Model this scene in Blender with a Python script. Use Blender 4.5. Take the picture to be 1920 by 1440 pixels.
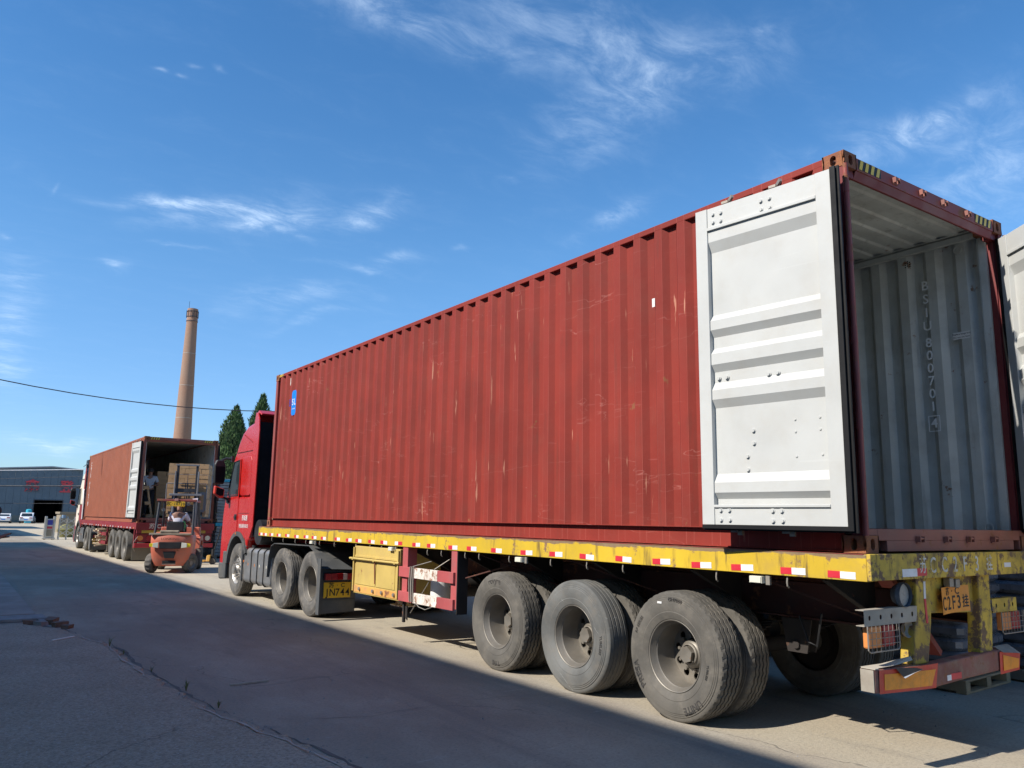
import bpy, bmesh, math, random
from math import sin, cos, pi, radians as rad
from mathutils import Vector, Matrix, Euler

random.seed(7)
sc = bpy.context.scene
for o in list(bpy.data.objects):
    bpy.data.objects.remove(o)
COL = sc.collection

# ------------------------------------------------------------------ camera
cam_d = bpy.data.cameras.new("camera")
cam = bpy.data.objects.new("camera", cam_d)
COL.objects.link(cam)
sc.camera = cam
cam_d.sensor_fit = 'HORIZONTAL'
cam_d.sensor_width = 36.0
cam_d.lens = 36.0 * 1508.7 / 1920
cam_d.clip_start = 0.05
cam_d.clip_end = 6000
_yaw, _pitch, _roll = -0.6115, 0.1677, 0.0157
_f = Vector((-sin(_yaw) * cos(_pitch), cos(_yaw) * cos(_pitch), sin(_pitch)))
_r0 = Vector((cos(_yaw), sin(_yaw), 0))
_u0 = _r0.cross(_f)
_r = cos(_roll) * _r0 + sin(_roll) * _u0
_u = -sin(_roll) * _r0 + cos(_roll) * _u0
_m = Matrix((( _r.x, _u.x, -_f.x), (_r.y, _u.y, -_f.y), (_r.z, _u.z, -_f.z))).to_4x4()
_m.translation = (-5.1234, -3.1349, 1.6057)
cam.matrix_world = _m

# ------------------------------------------------------------------ light
SUN_TO = Vector((-1.146, 0.09, 1.0)).normalized()      # towards the sun
SUN_EL = math.asin(SUN_TO.z)
SUN_AZ = math.atan2(SUN_TO.x, SUN_TO.y)                # clockwise from +Y
sun_d = bpy.data.lights.new("sun", 'SUN')
sun_d.energy = 5.0
sun_d.angle = rad(0.53)
sun_d.color = (1.0, 0.945, 0.86)
sun = bpy.data.objects.new("sun", sun_d)
COL.objects.link(sun)
sun.rotation_euler = SUN_TO.to_track_quat('Z', 'Y').to_euler()
sun.location = (0, 0, 60)

sc.view_settings.view_transform = 'Standard'
sc.view_settings.look = 'None'
sc.view_settings.exposure = 0.36
sc.view_settings.gamma = 1.0
sc.view_settings.use_curve_mapping = False

CLOUDS = [(0.37, 0.748, 0.551, 7.839, -3.023, -1.16, 4.133, 24.564, -36.083, 0.42),
 (0.538, 0.641, 0.548, 5.591, -3.467, -1.433, 3.433, 13.426, -19.087, 0.28),
 (0.593, 0.648, 0.478, -4.293, 7.207, -4.457, -14.277, 1.336, 15.909, 0.28),
 (0.657, 0.559, 0.505, 4.565, -6.169, 0.89, 12.948, 6.165, -23.678, 0.14),
 (0.814, 0.399, 0.423, 5.656, -15.105, 3.387, 24.393, -1.152, -45.871, 0.6),
 (0.774, 0.488, 0.403, 5.806, -11.288, 2.52, 16.623, 1.112, -33.318, 0.18),
 (0.858, 0.365, 0.362, 1.163, -9.366, 6.689, 8.227, -7.492, -11.92, 0.25),
 (0.182, 0.923, 0.34, -13.085, 2.473, 0.287, -5.547, -43.363, 120.561, 0.55),
 (0.248, 0.906, 0.342, 10.229, -3.603, 2.129, 17.846, 16.746, -57.412, 0.42),
 (0.287, 0.892, 0.349, 11.783, -5.19, 3.584, 15.026, 9.269, -35.978, 0.25),
 (0.296, 0.896, 0.33, 25.56, -7.157, -3.469, -3.712, 46.939, -124.183, 0.5),
 (0.382, 0.851, 0.36, 18.233, -10.684, 5.905, 28.752, 13.943, -63.555, 0.35),
 (0.377, 0.878, 0.296, -21.006, 8.641, 1.128, -11.868, -50.328, 164.564, 0.5),
 (0.415, 0.856, 0.308, 26.72, -14.697, 4.816, 30.859, 22.215, -103.421, 0.25),
 (0.13, 0.953, 0.272, 61.636, -7.948, -1.606, 1.57, 42.153, -148.376, 0.55),
 (0.189, 0.937, 0.293, 28.768, -5.971, 0.541, 25.348, 93.499, -315.971, 0.3),
 (0.046, 0.979, 0.2, 0.614, 2.93, -14.459, -32.221, 1.71, -1.021, 0.3),
 (0.046, 0.988, 0.15, 29.187, -1.502, 0.846, 2.932, 11.995, -79.823, 0.25),
 (0.118, 0.99, 0.081, 23.564, -2.829, 0.112, 2.724, 15.195, -189.888, 0.45),
 (0.088, 0.993, 0.079, 21.233, -1.719, -2.137, -11.552, 10.858, -123.54, 0.3),
 (0.14, 0.869, 0.475, 114.256, -36.595, 33.289, 108.736, 116.583, -245.051, 0.5),
 (0.178, 0.852, 0.492, 89.73, -15.342, -5.937, 7.868, 142.964, -250.528, 0.45),
 (0.211, 0.846, 0.489, 94.517, 6.891, -52.624, -125.615, 150.418, -205.921, 0.5),
 (0.163, 0.864, 0.476, 152.037, -33.171, 8.135, 50.797, 158.131, -304.539, 0.3),
 (0.325, 0.911, 0.254, 10.492, -4.122, 1.343, 14.254, 13.989, -68.407, 0.2),
 (0.351, 0.906, 0.234, -14.739, 6.304, -2.279, -42.536, -31.849, 186.967, 0.22),
 (0.629, 0.689, 0.361, 10.199, -12.982, 7.008, 37.407, -2.84, -59.699, 0.3),
 (0.484, 0.809, 0.333, 66.017, -39.234, -0.708, 31.223, 55.8, -180.821, 0.35),
 (0.513, 0.76, 0.398, 65.369, -39.583, -8.597, 31.092, 102.539, -235.711, 0.3),
 (0.685, 0.507, 0.524, 60.042, -55.762, -24.497, 55.835, 160.295, -228.028, 0.35),
 (0.025, 0.961, 0.276, 120.125, 1.555, -16.208, -23.817, 49.956, -171.73, 0.4),
 (0.067, 0.937, 0.343, -1.144, -40.711, 111.294, 353.385, -23.445, -4.943, 0.25),
 (0.053, 0.997, 0.05, 41.411, -2.187, 0.117, 1.215, 11.105, -223.265, 0.25)]

world = bpy.data.worlds.new("World")
sc.world = world
world.use_nodes = True
wt = world.node_tree
wt.nodes.clear()
def wn(t, **k):
    n = wt.nodes.new(t)
    for a, b in k.items():
        setattr(n, a, b)
    return n
def wmath(op, a, b=None, c=None, clamp=False):
    n = wn('ShaderNodeMath', operation=op, use_clamp=clamp)
    for i, v in enumerate((a, b, c)):
        if v is None: continue
        if isinstance(v, (int, float)): n.inputs[i].default_value = v
        else: wt.links.new(v, n.inputs[i])
    return n.outputs[0]
sky = wn('ShaderNodeTexSky', sky_type='NISHITA', sun_disc=False)
sky.sun_elevation = SUN_EL
sky.sun_rotation = SUN_AZ
sky.altitude = 0
sky.air_density = 1.0
sky.dust_density = 0.12
sky.ozone_density = 1.3
tc = wn('ShaderNodeTexCoord')
D = tc.outputs['Generated']
# streaky cirrus: noise on the sky seen as a flat layer, smeared along the wind
sep = wn('ShaderNodeSeparateXYZ'); wt.links.new(D, sep.inputs[0])
zc_ = wmath('MAXIMUM', wmath('ADD', sep.outputs[2], 0.12), 0.05)
comb = wn('ShaderNodeCombineXYZ')
wt.links.new(wmath('DIVIDE', sep.outputs[0], zc_), comb.inputs[0])
wt.links.new(wmath('DIVIDE', sep.outputs[1], zc_), comb.inputs[1])
mp = wn('ShaderNodeMapping'); mp.inputs['Rotation'].default_value = (0, 0, rad(28)); mp.inputs['Scale'].default_value = (1.3, 2.3, 1)
wt.links.new(comb.outputs[0], mp.inputs[0])
n1 = wn('ShaderNodeTexNoise'); n1.inputs['Scale'].default_value = 5.0; n1.inputs['Detail'].default_value = 12; n1.inputs['Roughness'].default_value = 0.68; n1.inputs['Distortion'].default_value = 0.45
wt.links.new(mp.outputs[0], n1.inputs['Vector'])
mr = wn('ShaderNodeMapRange', interpolation_type='SMOOTHSTEP'); mr.inputs['From Min'].default_value = 0.34; mr.inputs['From Max'].default_value = 0.82
wt.links.new(n1.outputs[0], mr.inputs['Value'])
wisp = mr.outputs[0]
# slow warp so that no cloud has a smooth outline
n2 = wn('ShaderNodeTexNoise'); n2.inputs['Scale'].default_value = 9; n2.inputs['Detail'].default_value = 6
wt.links.new(D, n2.inputs['Vector'])
wv = wn('ShaderNodeVectorMath', operation='SUBTRACT'); wt.links.new(n2.outputs['Color'], wv.inputs[0]); wv.inputs[1].default_value = (.5, .5, .5)
ws = wn('ShaderNodeVectorMath', operation='SCALE'); wt.links.new(wv.outputs[0], ws.inputs[0]); ws.inputs['Scale'].default_value = 0.07
wa = wn('ShaderNodeVectorMath', operation='ADD'); wt.links.new(D, wa.inputs[0]); wt.links.new(ws.outputs[0], wa.inputs[1])
DW = wa.outputs[0]
def wdot(v):
    n = wn('ShaderNodeVectorMath', operation='DOT_PRODUCT'); wt.links.new(DW, n.inputs[0]); n.inputs[1].default_value = v
    return n.outputs['Value']
total = None
for cdef in CLOUDS:
    c, ta, ub, w = cdef[0:3], cdef[3:6], cdef[6:9], cdef[9]
    a = wdot(ta); b = wdot(ub); w *= .55 if Vector(ub).length > 130 else 1
    s = wmath('MULTIPLY_ADD', b, b, wmath('MULTIPLY', a, a))
    g = wmath('MULTIPLY', wmath('POWER', 2.718, wmath('MULTIPLY', s, -1.5)), w)
    total = g if total is None else wmath('ADD', total, g)
front = wmath('GREATER_THAN', wdot((0.57, 0.81, 0.1)), 0.3)
total = wmath('MULTIPLY', total, front)
cover = wmath('MULTIPLY', total, wmath('MULTIPLY_ADD', wisp, 1.25, 0.10))
veil = wmath('MULTIPLY', wmath('MULTIPLY', wisp, wisp), 0.03)
cover = wmath('ADD', cover, veil, clamp=True)
skysat = wn('ShaderNodeHueSaturation'); skysat.inputs['Saturation'].default_value = 1.32; skysat.inputs['Value'].default_value = 1.0
wt.links.new(sky.outputs[0], skysat.inputs['Color'])
hz = wn('ShaderNodeMapRange', interpolation_type='SMOOTHSTEP'); wt.links.new(sep.outputs[2], hz.inputs['Value'])
hz.inputs['From Min'].default_value = -0.04; hz.inputs['From Max'].default_value = 0.34
hc = wn('ShaderNodeMixRGB'); hc.inputs[1].default_value = (.42, .60, .93, 1); hc.inputs[2].default_value = (1, 1, 1.03, 1); wt.links.new(hz.outputs[0], hc.inputs[0])
skyv = wn('ShaderNodeVectorMath', operation='MULTIPLY'); wt.links.new(skysat.outputs[0], skyv.inputs[0]); wt.links.new(hc.outputs[0], skyv.inputs[1])
cm = wn('ShaderNodeMixRGB'); cm.inputs[2].default_value = (5.2, 6.4, 7.9, 1)
wt.links.new(cover, cm.inputs[0]); wt.links.new(skyv.outputs[0], cm.inputs[1])
bg = wn('ShaderNodeBackground'); bg.inputs['Strength'].default_value = 0.138
wt.links.new(cm.outputs[0], bg.inputs[0])
wo = wn('ShaderNodeOutputWorld'); wt.links.new(bg.outputs[0], wo.inputs[0])

# ------------------------------------------------------------------ materials
MATS = {}
def new_mat(name):
    m = bpy.data.materials.new(name); m.use_nodes = True
    return m, m.node_tree, m.node_tree.nodes['Principled BSDF']
def nd(t, ty, **k):
    n = t.nodes.new(ty)
    for a, b in k.items(): setattr(n, a, b)
    return n
def setv(t, sock, v):
    if isinstance(v, bpy.types.NodeSocket): t.links.new(v, sock)
    else: sock.default_value = v
def noise(t, scale, detail=4, rough=.55, sx=(1, 1, 1), coord='Object', dist=0, off=0):
    tcn = nd(t, 'ShaderNodeTexCoord'); mpn = nd(t, 'ShaderNodeMapping'); mpn.inputs['Scale'].default_value = sx
    mpn.inputs['Location'].default_value = (off, off * .7, off * .3)
    t.links.new(tcn.outputs[coord], mpn.inputs[0])
    n = nd(t, 'ShaderNodeTexNoise'); n.inputs['Scale'].default_value = scale; n.inputs['Detail'].default_value = detail
    n.inputs['Roughness'].default_value = rough; n.inputs['Distortion'].default_value = dist
    t.links.new(mpn.outputs[0], n.inputs['Vector'])
    return n.outputs[0]
def ramp(t, fac, lo, hi, a=0.0, b=1.0):
    r = nd(t, 'ShaderNodeMapRange', interpolation_type='SMOOTHSTEP')
    r.inputs['From Min'].default_value = lo; r.inputs['From Max'].default_value = hi
    r.inputs['To Min'].default_value = a; r.inputs['To Max'].default_value = b
    t.links.new(fac, r.inputs['Value']); return r.outputs[0]
def mixc(t, fac, a, b):
    n = nd(t, 'ShaderNodeMixRGB'); setv(t, n.inputs[0], fac)
    for i, v in ((1, a), (2, b)):
        if isinstance(v, tuple) and len(v) == 3: v = v + (1,)
        setv(t, n.inputs[i], v)
    return n.outputs[0]
def mul(t, a, b):
    n = nd(t, 'ShaderNodeMath', operation='MULTIPLY'); setv(t, n.inputs[0], a); setv(t, n.inputs[1], b); return n.outputs[0]
def bump(t, bs, h, dist=.01, strength=.4):
    b = nd(t, 'ShaderNodeBump'); b.inputs['Distance'].default_value = dist; b.inputs['Strength'].default_value = strength
    t.links.new(h, b.inputs['Height']); t.links.new(b.outputs[0], bs.inputs['Normal'])

def paint(name, col, rough=.5, metal=0.0, var=.12, dirt=.25, dirtcol=(.22, .19, .15), rust=0.0, rustcol=(.16, .065, .03),
          streak=0.0, scratch=0.0, scale=1.0, bmp=.15, coat=0.0, spec=.5, seed=0, edge=None, scrape=0, ribs=0):
    """weathered paint: tone drift, dust, rust spots, vertical run marks, scratches"""
    if name in MATS: return MATS[name]
    m, t, bs = new_mat(name)
    c = mixc(t, ramp(t, noise(t, 1.3 * scale, 5, off=seed), .3, .7), tuple(x * (1 - var) for x in col), tuple(min(1, x * (1 + var)) for x in col))
    if dirt: c = mixc(t, ramp(t, noise(t, 3.2 * scale, 8, .68, off=seed + 3), .42, .80, 0, dirt), c, dirtcol)
    if streak: c = mixc(t, ramp(t, noise(t, 9 * scale, 5, .65, (1, 1, .12), off=seed + 5), .55, .72, 0, streak), c, tuple(x * .45 for x in dirtcol))
    if scratch: c = mixc(t, ramp(t, noise(t, 5 * scale, 3, .5, (1, .16, 6), dist=1.2, off=seed + 9), .69, .73, 0, scratch), c, tuple(min(1, x * 1.7 + .12) for x in col))
    if scrape:      # long thin rub marks: contour lines of a slow noise, broken up by a second one
        a1 = noise(t, 1.0, 5, .55, (1, .22, 1.5), off=41); sb = nd(t, 'ShaderNodeMath', operation='SUBTRACT'); t.links.new(a1, sb.inputs[0]); sb.inputs[1].default_value = .5
        ab = nd(t, 'ShaderNodeMath', operation='ABSOLUTE'); t.links.new(sb.outputs[0], ab.inputs[0])
        k = mul(t, ramp(t, ab.outputs[0], .0006, .0030, 1, 0), ramp(t, noise(t, 1.6, 5, .6, off=47), .46, .62))
        c = mixc(t, mul(t, k, scrape), c, (.55, .24, .20))
    if ribs:        # rib-edge wear with highlight lines painted into the colour, and upright chips
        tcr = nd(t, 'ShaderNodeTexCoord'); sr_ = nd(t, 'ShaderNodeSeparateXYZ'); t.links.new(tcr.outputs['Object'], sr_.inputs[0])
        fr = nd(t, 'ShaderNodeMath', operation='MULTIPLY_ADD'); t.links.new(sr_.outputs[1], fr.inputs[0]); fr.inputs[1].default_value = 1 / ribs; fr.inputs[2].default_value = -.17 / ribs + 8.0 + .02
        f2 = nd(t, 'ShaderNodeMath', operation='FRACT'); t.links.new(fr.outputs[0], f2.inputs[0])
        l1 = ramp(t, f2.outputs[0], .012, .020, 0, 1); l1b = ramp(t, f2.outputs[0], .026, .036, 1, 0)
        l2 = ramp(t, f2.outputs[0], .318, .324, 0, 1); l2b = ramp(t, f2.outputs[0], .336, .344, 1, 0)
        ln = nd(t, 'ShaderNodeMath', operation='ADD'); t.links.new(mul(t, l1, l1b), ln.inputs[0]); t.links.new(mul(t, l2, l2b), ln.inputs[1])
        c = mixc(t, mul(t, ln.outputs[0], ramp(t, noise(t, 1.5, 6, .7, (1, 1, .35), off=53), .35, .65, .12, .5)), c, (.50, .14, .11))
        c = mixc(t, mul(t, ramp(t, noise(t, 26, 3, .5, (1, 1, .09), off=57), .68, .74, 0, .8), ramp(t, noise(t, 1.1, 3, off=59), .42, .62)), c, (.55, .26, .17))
    if edge:
        tcz = nd(t, 'ShaderNodeTexCoord'); sz = nd(t, 'ShaderNodeSeparateXYZ'); t.links.new(tcz.outputs['Object'], sz.inputs[0])
        ez = ramp(t, sz.outputs[2], edge[0], edge[1])
        nz = nd(t, 'ShaderNodeMath', operation='ADD'); t.links.new(mul(t, ez, .55), nz.inputs[0]); t.links.new(noise(t, 3.5, 7, .7, (1, .5, 2.5), off=31), nz.inputs[1])
        c = mixc(t, ramp(t, nz.outputs[0], .90, .96, 0, .9), c, mixc(t, noise(t, 12, 4), (.13, .075, .05), (.28, .20, .14)))
    r = rough
    if rust:
        rf = ramp(t, noise(t, 4.5 * scale, 9, .72, off=seed + 11), .66 - .22 * rust, .72 - .2 * rust)
        c = mixc(t, rf, c, mixc(t, noise(t, 30 * scale, 3), rustcol, tuple(x * 1.9 for x in rustcol)))
        rr = nd(t, 'ShaderNodeMix'); t.links.new(rf, rr.inputs[0]); rr.inputs[2].default_value = rough; rr.inputs[3].default_value = .85
        t.links.new(rr.outputs[0], bs.inputs['Roughness'])
    else:
        t.links.new(ramp(t, noise(t, 6 * scale, 5, off=seed + 2), .3, .7, rough * .85, min(1, rough * 1.18)), bs.inputs['Roughness'])
    t.links.new(c, bs.inputs['Base Color'])
    bs.inputs['Metallic'].default_value = metal
    bs.inputs['Specular IOR Level'].default_value = spec
    if coat: bs.inputs['Coat Weight'].default_value = coat; bs.inputs['Coat Roughness'].default_value = .08
    if bmp: bump(t, bs, noise(t, 22 * scale, 5, .6, off=seed), .004, bmp)
    MATS[name] = m
    return m

def glass(name, col=(.02, .03, .035), rough=.06):
    if name in MATS: return MATS[name]
    m, t, bs = new_mat(name); bs.inputs['Base Color'].default_value = col + (1,)
    t.links.new(ramp(t, noise(t, 3, 4), .3, .8, rough, rough + .12), bs.inputs['Roughness'])
    bs.inputs['Specular IOR Level'].default_value = .6; MATS[name] = m; return m

# --- palette
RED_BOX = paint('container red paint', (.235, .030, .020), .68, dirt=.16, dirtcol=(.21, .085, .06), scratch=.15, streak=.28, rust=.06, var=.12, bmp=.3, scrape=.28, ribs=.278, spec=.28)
RED_FRAME = paint('container frame red', (.27, .055, .045), .6, dirt=.35, dirtcol=(.2, .11, .085), rust=.55, var=.15)
RED_DARK = paint('container dark red', (.17, .018, .018), .55, dirt=.1, var=.08)
RUST = paint('rusty casting', (.25, .09, .045), .85, dirt=.6, dirtcol=(.12, .05, .03), rust=.8, rustcol=(.2, .075, .03), scale=3, bmp=.8)
SILL = paint('sill worn red', (.27, .10, .075), .7, dirt=.6, dirtcol=(.17, .11, .09), rust=.4, var=.2, scratch=.2)
WHITE_IN = paint('door light grey paint', (.50, .505, .485), .5, dirt=.30, dirtcol=(.40, .36, .30), var=.05, scratch=.05, bmp=.12)
GREY_IN = paint('inside grey paint', (.55, .565, .53), .6, dirt=.45, dirtcol=(.27, .25, .21), streak=.35, var=.12, rust=.14, rustcol=(.20, .12, .075))
RUBBER = paint('door rubber seal', (.008, .008, .009), .6, dirt=.1, dirtcol=(.05, .05, .05), var=.2, bmp=0, spec=.25)
YELLOW = paint('worn yellow paint', (.60, .40, .025), .55, edge=(1.33, 1.42), dirt=.5, dirtcol=(.34, .22, .08), streak=1.0, rust=.35, rustcol=(.15, .085, .05), var=.12, bmp=.3)
YELLOW_W = paint('battered yellow paint', (.56, .38, .05), .7, dirt=.9, dirtcol=(.13, .095, .05), streak=.8, rust=.75, rustcol=(.12, .075, .045), var=.25, scale=1.6, bmp=.5)
YELLOW_BOX = paint('toolbox yellow paint', (.54, .39, .11), .6, dirt=.55, dirtcol=(.45, .30, .12), rust=.15, var=.12, streak=.2)
UNDER = paint('underframe grime', (.022, .018, .016), .85, dirt=.7, dirtcol=(.055, .042, .032), rust=.2, var=.3)
UNDER_RED = paint('underframe old red', (.085, .03, .022), .8, dirt=.7, dirtcol=(.07, .05, .04), rust=.4, var=.3)
STEEL = paint('dusty bare steel', (.32, .29, .25), .55, metal=.5, dirt=.5, dirtcol=(.30, .25, .19), rust=.15, var=.15, scale=2)
RIM = paint('dusty wheel rim', (.215, .195, .165), .5, metal=.35, dirt=.7, dirtcol=(.21, .175, .135), rust=.15, var=.2, scale=3)
RIM_BRIGHT = paint('grey wheel rim', (.42, .40, .37), .42, metal=.6, dirt=.6, dirtcol=(.34, .29, .22), var=.15, scale=3)
TYRE = paint('dusty tyre rubber', (.105, .096, .082), .85, dirt=.6, dirtcol=(.21, .185, .15), var=.2, scale=2, bmp=.35)
TYRE_W = paint('worn pale tyre rubber', (.13, .13, .122), .8, dirt=.8, dirtcol=(.17, .15, .125), scratch=.8, var=.3, scale=2, bmp=.3)
TYRE_FAR = paint('far tyre rubber', (.10, .095, .085), .9, dirt=.7, dirtcol=(.2, .18, .15), var=.2)
LETTER = paint('tyre lettering', (.035, .033, .032), .8, dirt=.7, dirtcol=(.13, .11, .09), var=.2)
BLACK = paint('black plastic', (.018, .018, .019), .5, dirt=.35, dirtcol=(.10, .09, .08), var=.2)
DGREY = paint('dark grey mudguard', (.075, .078, .08), .65, dirt=.7, dirtcol=(.17, .15, .12), var=.2)
TANK = paint('tank grey metal', (.30, .30, .30), .42, metal=.55, dirt=.6, dirtcol=(.30, .26, .20), var=.12)
CAB_RED = paint('cab red paint', (.48, .016, .012), .26, dirt=.18, dirtcol=(.33, .07, .06), var=.06, coat=.35, bmp=.03)
CAB_PINK = paint('cab faded red roof', (.50, .10, .11), .4, dirt=.3, dirtcol=(.5, .25, .23), var=.06, bmp=.03)
WHITEP = paint('white paint', (.78, .77, .74), .5, dirt=.25, dirtcol=(.5, .45, .38), var=.05)
WORNWHITE = paint('flaking white paint', (.74, .68, .60), .7, dirt=.9, dirtcol=(.33, .2, .13), rust=.65, rustcol=(.2, .1, .06), var=.1, scale=3)
GUARD_RED = paint('faded guard red', (.42, .085, .085), .6, dirt=.6, dirtcol=(.26, .13, .12), rust=.2, var=.2)
STENCIL = paint('worn stencil white', (.62, .60, .55), .7, dirt=.9, dirtcol=(.30, .22, .08), rust=.6, rustcol=(.30, .2, .05), scale=4, var=.1, bmp=0)
TAPE_R = paint('tape red', (.62, .03, .05), .35, dirt=.25, dirtcol=(.4, .12, .1), var=.1, scale=4, bmp=0)
TAPE_W = paint('tape white', (.78, .78, .78), .35, dirt=.5, dirtcol=(.45, .40, .34), var=.06, scale=4, bmp=0)
ORANGE = paint('plate orange', (.80, .30, .03), .45, dirt=.4, dirtcol=(.45, .2, .04), var=.08, scale=4)
BUMP_O = paint('board orange', (.85, .30, .02), .45, dirt=.6, dirtcol=(.35, .17, .05), var=.1, scale=4)
BUMP_R = paint('board red', (.60, .05, .03), .45, dirt=.4, dirtcol=(.35, .12, .09), var=.1, scale=4)
BUMPER = paint('bumper old paint', (.24, .095, .075), .75, dirt=.9, dirtcol=(.26, .21, .15), rust=.5, var=.25, scale=2)
BUMP_GREY = paint('bumper bare grey', (.36, .32, .26), .75, dirt=.6, dirtcol=(.2, .15, .11), var=.15, scale=2)
INK = paint('black ink', (.015, .015, .017), .6, dirt=0, var=0, bmp=0)
LENS_A = paint('amber lens', (.70, .25, .07), .3, dirt=.4, dirtcol=(.4, .2, .1), var=.05)
LENS_R = paint('red lens', (.38, .03, .035), .25, dirt=.35, dirtcol=(.25, .08, .07), var=.05)
LENS_W = paint('cream lens', (.68, .66, .55), .35, dirt=.3, dirtcol=(.5, .42, .3), var=.05)
BLUE = paint('logo blue', (.0, .20, .72), .45, dirt=.1, var=.03, bmp=0)
NAVY = paint('logo navy', (.03, .04, .30), .5, dirt=.1, var=.03, bmp=0)
BOX2 = paint('container brown orange', (.30, .088, .043), .6, dirt=.15, dirtcol=(.35, .18, .12), var=.08, streak=.1)
FRAME2 = paint('second container frame', (.26, .08, .05), .65, dirt=.4, dirtcol=(.2, .1, .07), rust=.3)
TR2 = paint('second trailer crimson', (.24, .018, .024), .5, dirt=.3, dirtcol=(.25, .1, .08), var=.12)
CREAM = paint('cream panel', (.75, .68, .56), .45, dirt=.2, dirtcol=(.5, .42, .3), var=.05)
PALEBLUE = paint('pale blue deflector', (.42, .66, .78), .25, dirt=.1, var=.05, coat=.3)
CARTON = paint('cardboard', (.46, .29, .15), .85, dirt=.25, dirtcol=(.36, .22, .12), var=.12, scale=2, bmp=.1)
CARTON_D = paint('cardboard side', (.40, .25, .13), .85, dirt=.35, dirtcol=(.28, .17, .09), var=.12, scale=2, bmp=.1)
TAPEB = paint('brown packing tape', (.40, .26, .12), .4, dirt=.2, var=.1, bmp=0)
FORK_O = paint('forklift orange', (.54, .14, .08), .5, dirt=.7, dirtcol=(.34, .19, .14), rust=.12, var=.1, bmp=.1)
FORK_D = paint('forklift dark steel', (.022, .026, .036), .45, dirt=.3, dirtcol=(.14, .13, .12), var=.2)
MASTG = paint('mast pale steel', (.22, .22, .23), .45, metal=.3, dirt=.4, var=.15)
WOOD = paint('pallet wood', (.42, .29, .16), .85, dirt=.6, dirtcol=(.22, .16, .10), streak=.1, var=.2, scale=2, bmp=.4)
WOODOLD = paint('weathered pallet wood', (.30, .24, .17), .9, dirt=.7, dirtcol=(.13, .11, .09), var=.2, scale=2, bmp=.4)
LOGW = paint('split pale wood', (.62, .50, .34), .85, dirt=.5, dirtcol=(.3, .2, .1), var=.2, scale=3, bmp=.4)
BAG = paint('wrapped bag film', (.15, .15, .16), .3, dirt=.5, dirtcol=(.16, .18, .2), var=.3, scale=3, coat=.4, bmp=.5)
SHEET = paint('silver wrapped sheets', (.30, .30, .28), .5, metal=.0, dirt=.5, dirtcol=(.2, .2, .19), var=.25, scale=2)
SKIN = paint('skin', (.42, .22, .14), .6, dirt=0, var=.06, bmp=0)
SKIN_D = paint('tanned skin', (.28, .14, .09), .6, dirt=0, var=.06, bmp=0)
HAIR = paint('black hair', (.012, .011, .011), .6, dirt=0, var=.3, bmp=.3)
SHIRT = paint('white shirt cloth', (.72, .68, .74), .9, dirt=.1, var=.06, bmp=.1)
SHIRTG = paint('pale grey shirt cloth', (.50, .52, .56), .9, dirt=.15, var=.06, bmp=.1)
TROUS = paint('dark trousers', (.018, .018, .022), .9, dirt=.1, var=.2, bmp=.1)
MAROON = paint('maroon cloth', (.11, .018, .022), .9, dirt=.1, var=.15, bmp=.1)
STRAWH = paint('brown hat', (.28, .12, .06), .85, dirt=.2, var=.15, bmp=.2)
CARW = paint('white car paint', (.80, .81, .82), .25, dirt=.08, var=.03, coat=.8, bmp=0)
WAREH = paint('blue grey cladding', (.090, .130, .165), .6, dirt=.25, dirtcol=(.10, .13, .14), var=.08, scale=.2, bmp=0)
WAREH2 = paint('shed wall cladding', (.68, .63, .54), .6, dirt=.3, var=.08, scale=.2, bmp=0)
ROOFM = paint('shed roof sheet', (.30, .34, .38), .5, dirt=.3, var=.08, scale=.2, bmp=0)
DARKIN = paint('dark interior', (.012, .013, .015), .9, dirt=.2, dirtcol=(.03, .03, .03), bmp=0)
SIGNRED = paint('sign red', (.50, .045, .06), .6, dirt=.3, dirtcol=(.4, .15, .15), var=.1, bmp=0)
BEIGE = paint('beige render', (.27, .23, .165), .85, dirt=.4, dirtcol=(.25, .2, .14), var=.1)
STAINL = paint('stainless gate', (.55, .52, .46), .35, metal=.7, dirt=.3, var=.1)
TEAL = paint('teal plastic', (.04, .42, .55), .5, dirt=.1, var=.05)
CABLE = paint('cable sheath', (.04, .04, .045), .7, dirt=0, var=.1, bmp=0)
CABLE_P = paint('pale cable sheath', (.45, .47, .5), .6, dirt=0, var=.1, bmp=0)
PJACK = paint('pallet truck yellow', (.50, .26, .03), .55, dirt=.5, var=.1)
LEAF1 = paint('cypress foliage', (.065, .125, .035), .75, dirt=.5, dirtcol=(.07, .115, .03), var=.35, scale=1.5, bmp=0)
LEAF2 = paint('cypress foliage deep', (.030, .066, .020), .8, dirt=.4, dirtcol=(.04, .08, .02), var=.3, scale=1.5, bmp=0)
BARK = paint('bark', (.10, .07, .05), .9, dirt=.4, var=.2)
GRASS = paint('dry weed', (.19, .18, .07), .85, dirt=.5, dirtcol=(.2, .16, .07), var=.3, bmp=0)
BRICK_R = paint('broken red brick', (.16, .10, .07), .9, dirt=.6, dirtcol=(.16, .13, .10), var=.25, scale=6, bmp=.5)
RAMP_M = paint('steel ramp plate', (.30, .26, .225), .8, metal=0, spec=.15, dirt=.5, dirtcol=(.24, .21, .18), var=.15)
CURB = paint('kerb concrete', (.23, .225, .215), .9, dirt=.6, dirtcol=(.13, .12, .11), var=.15, scale=2, bmp=.5)

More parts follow.
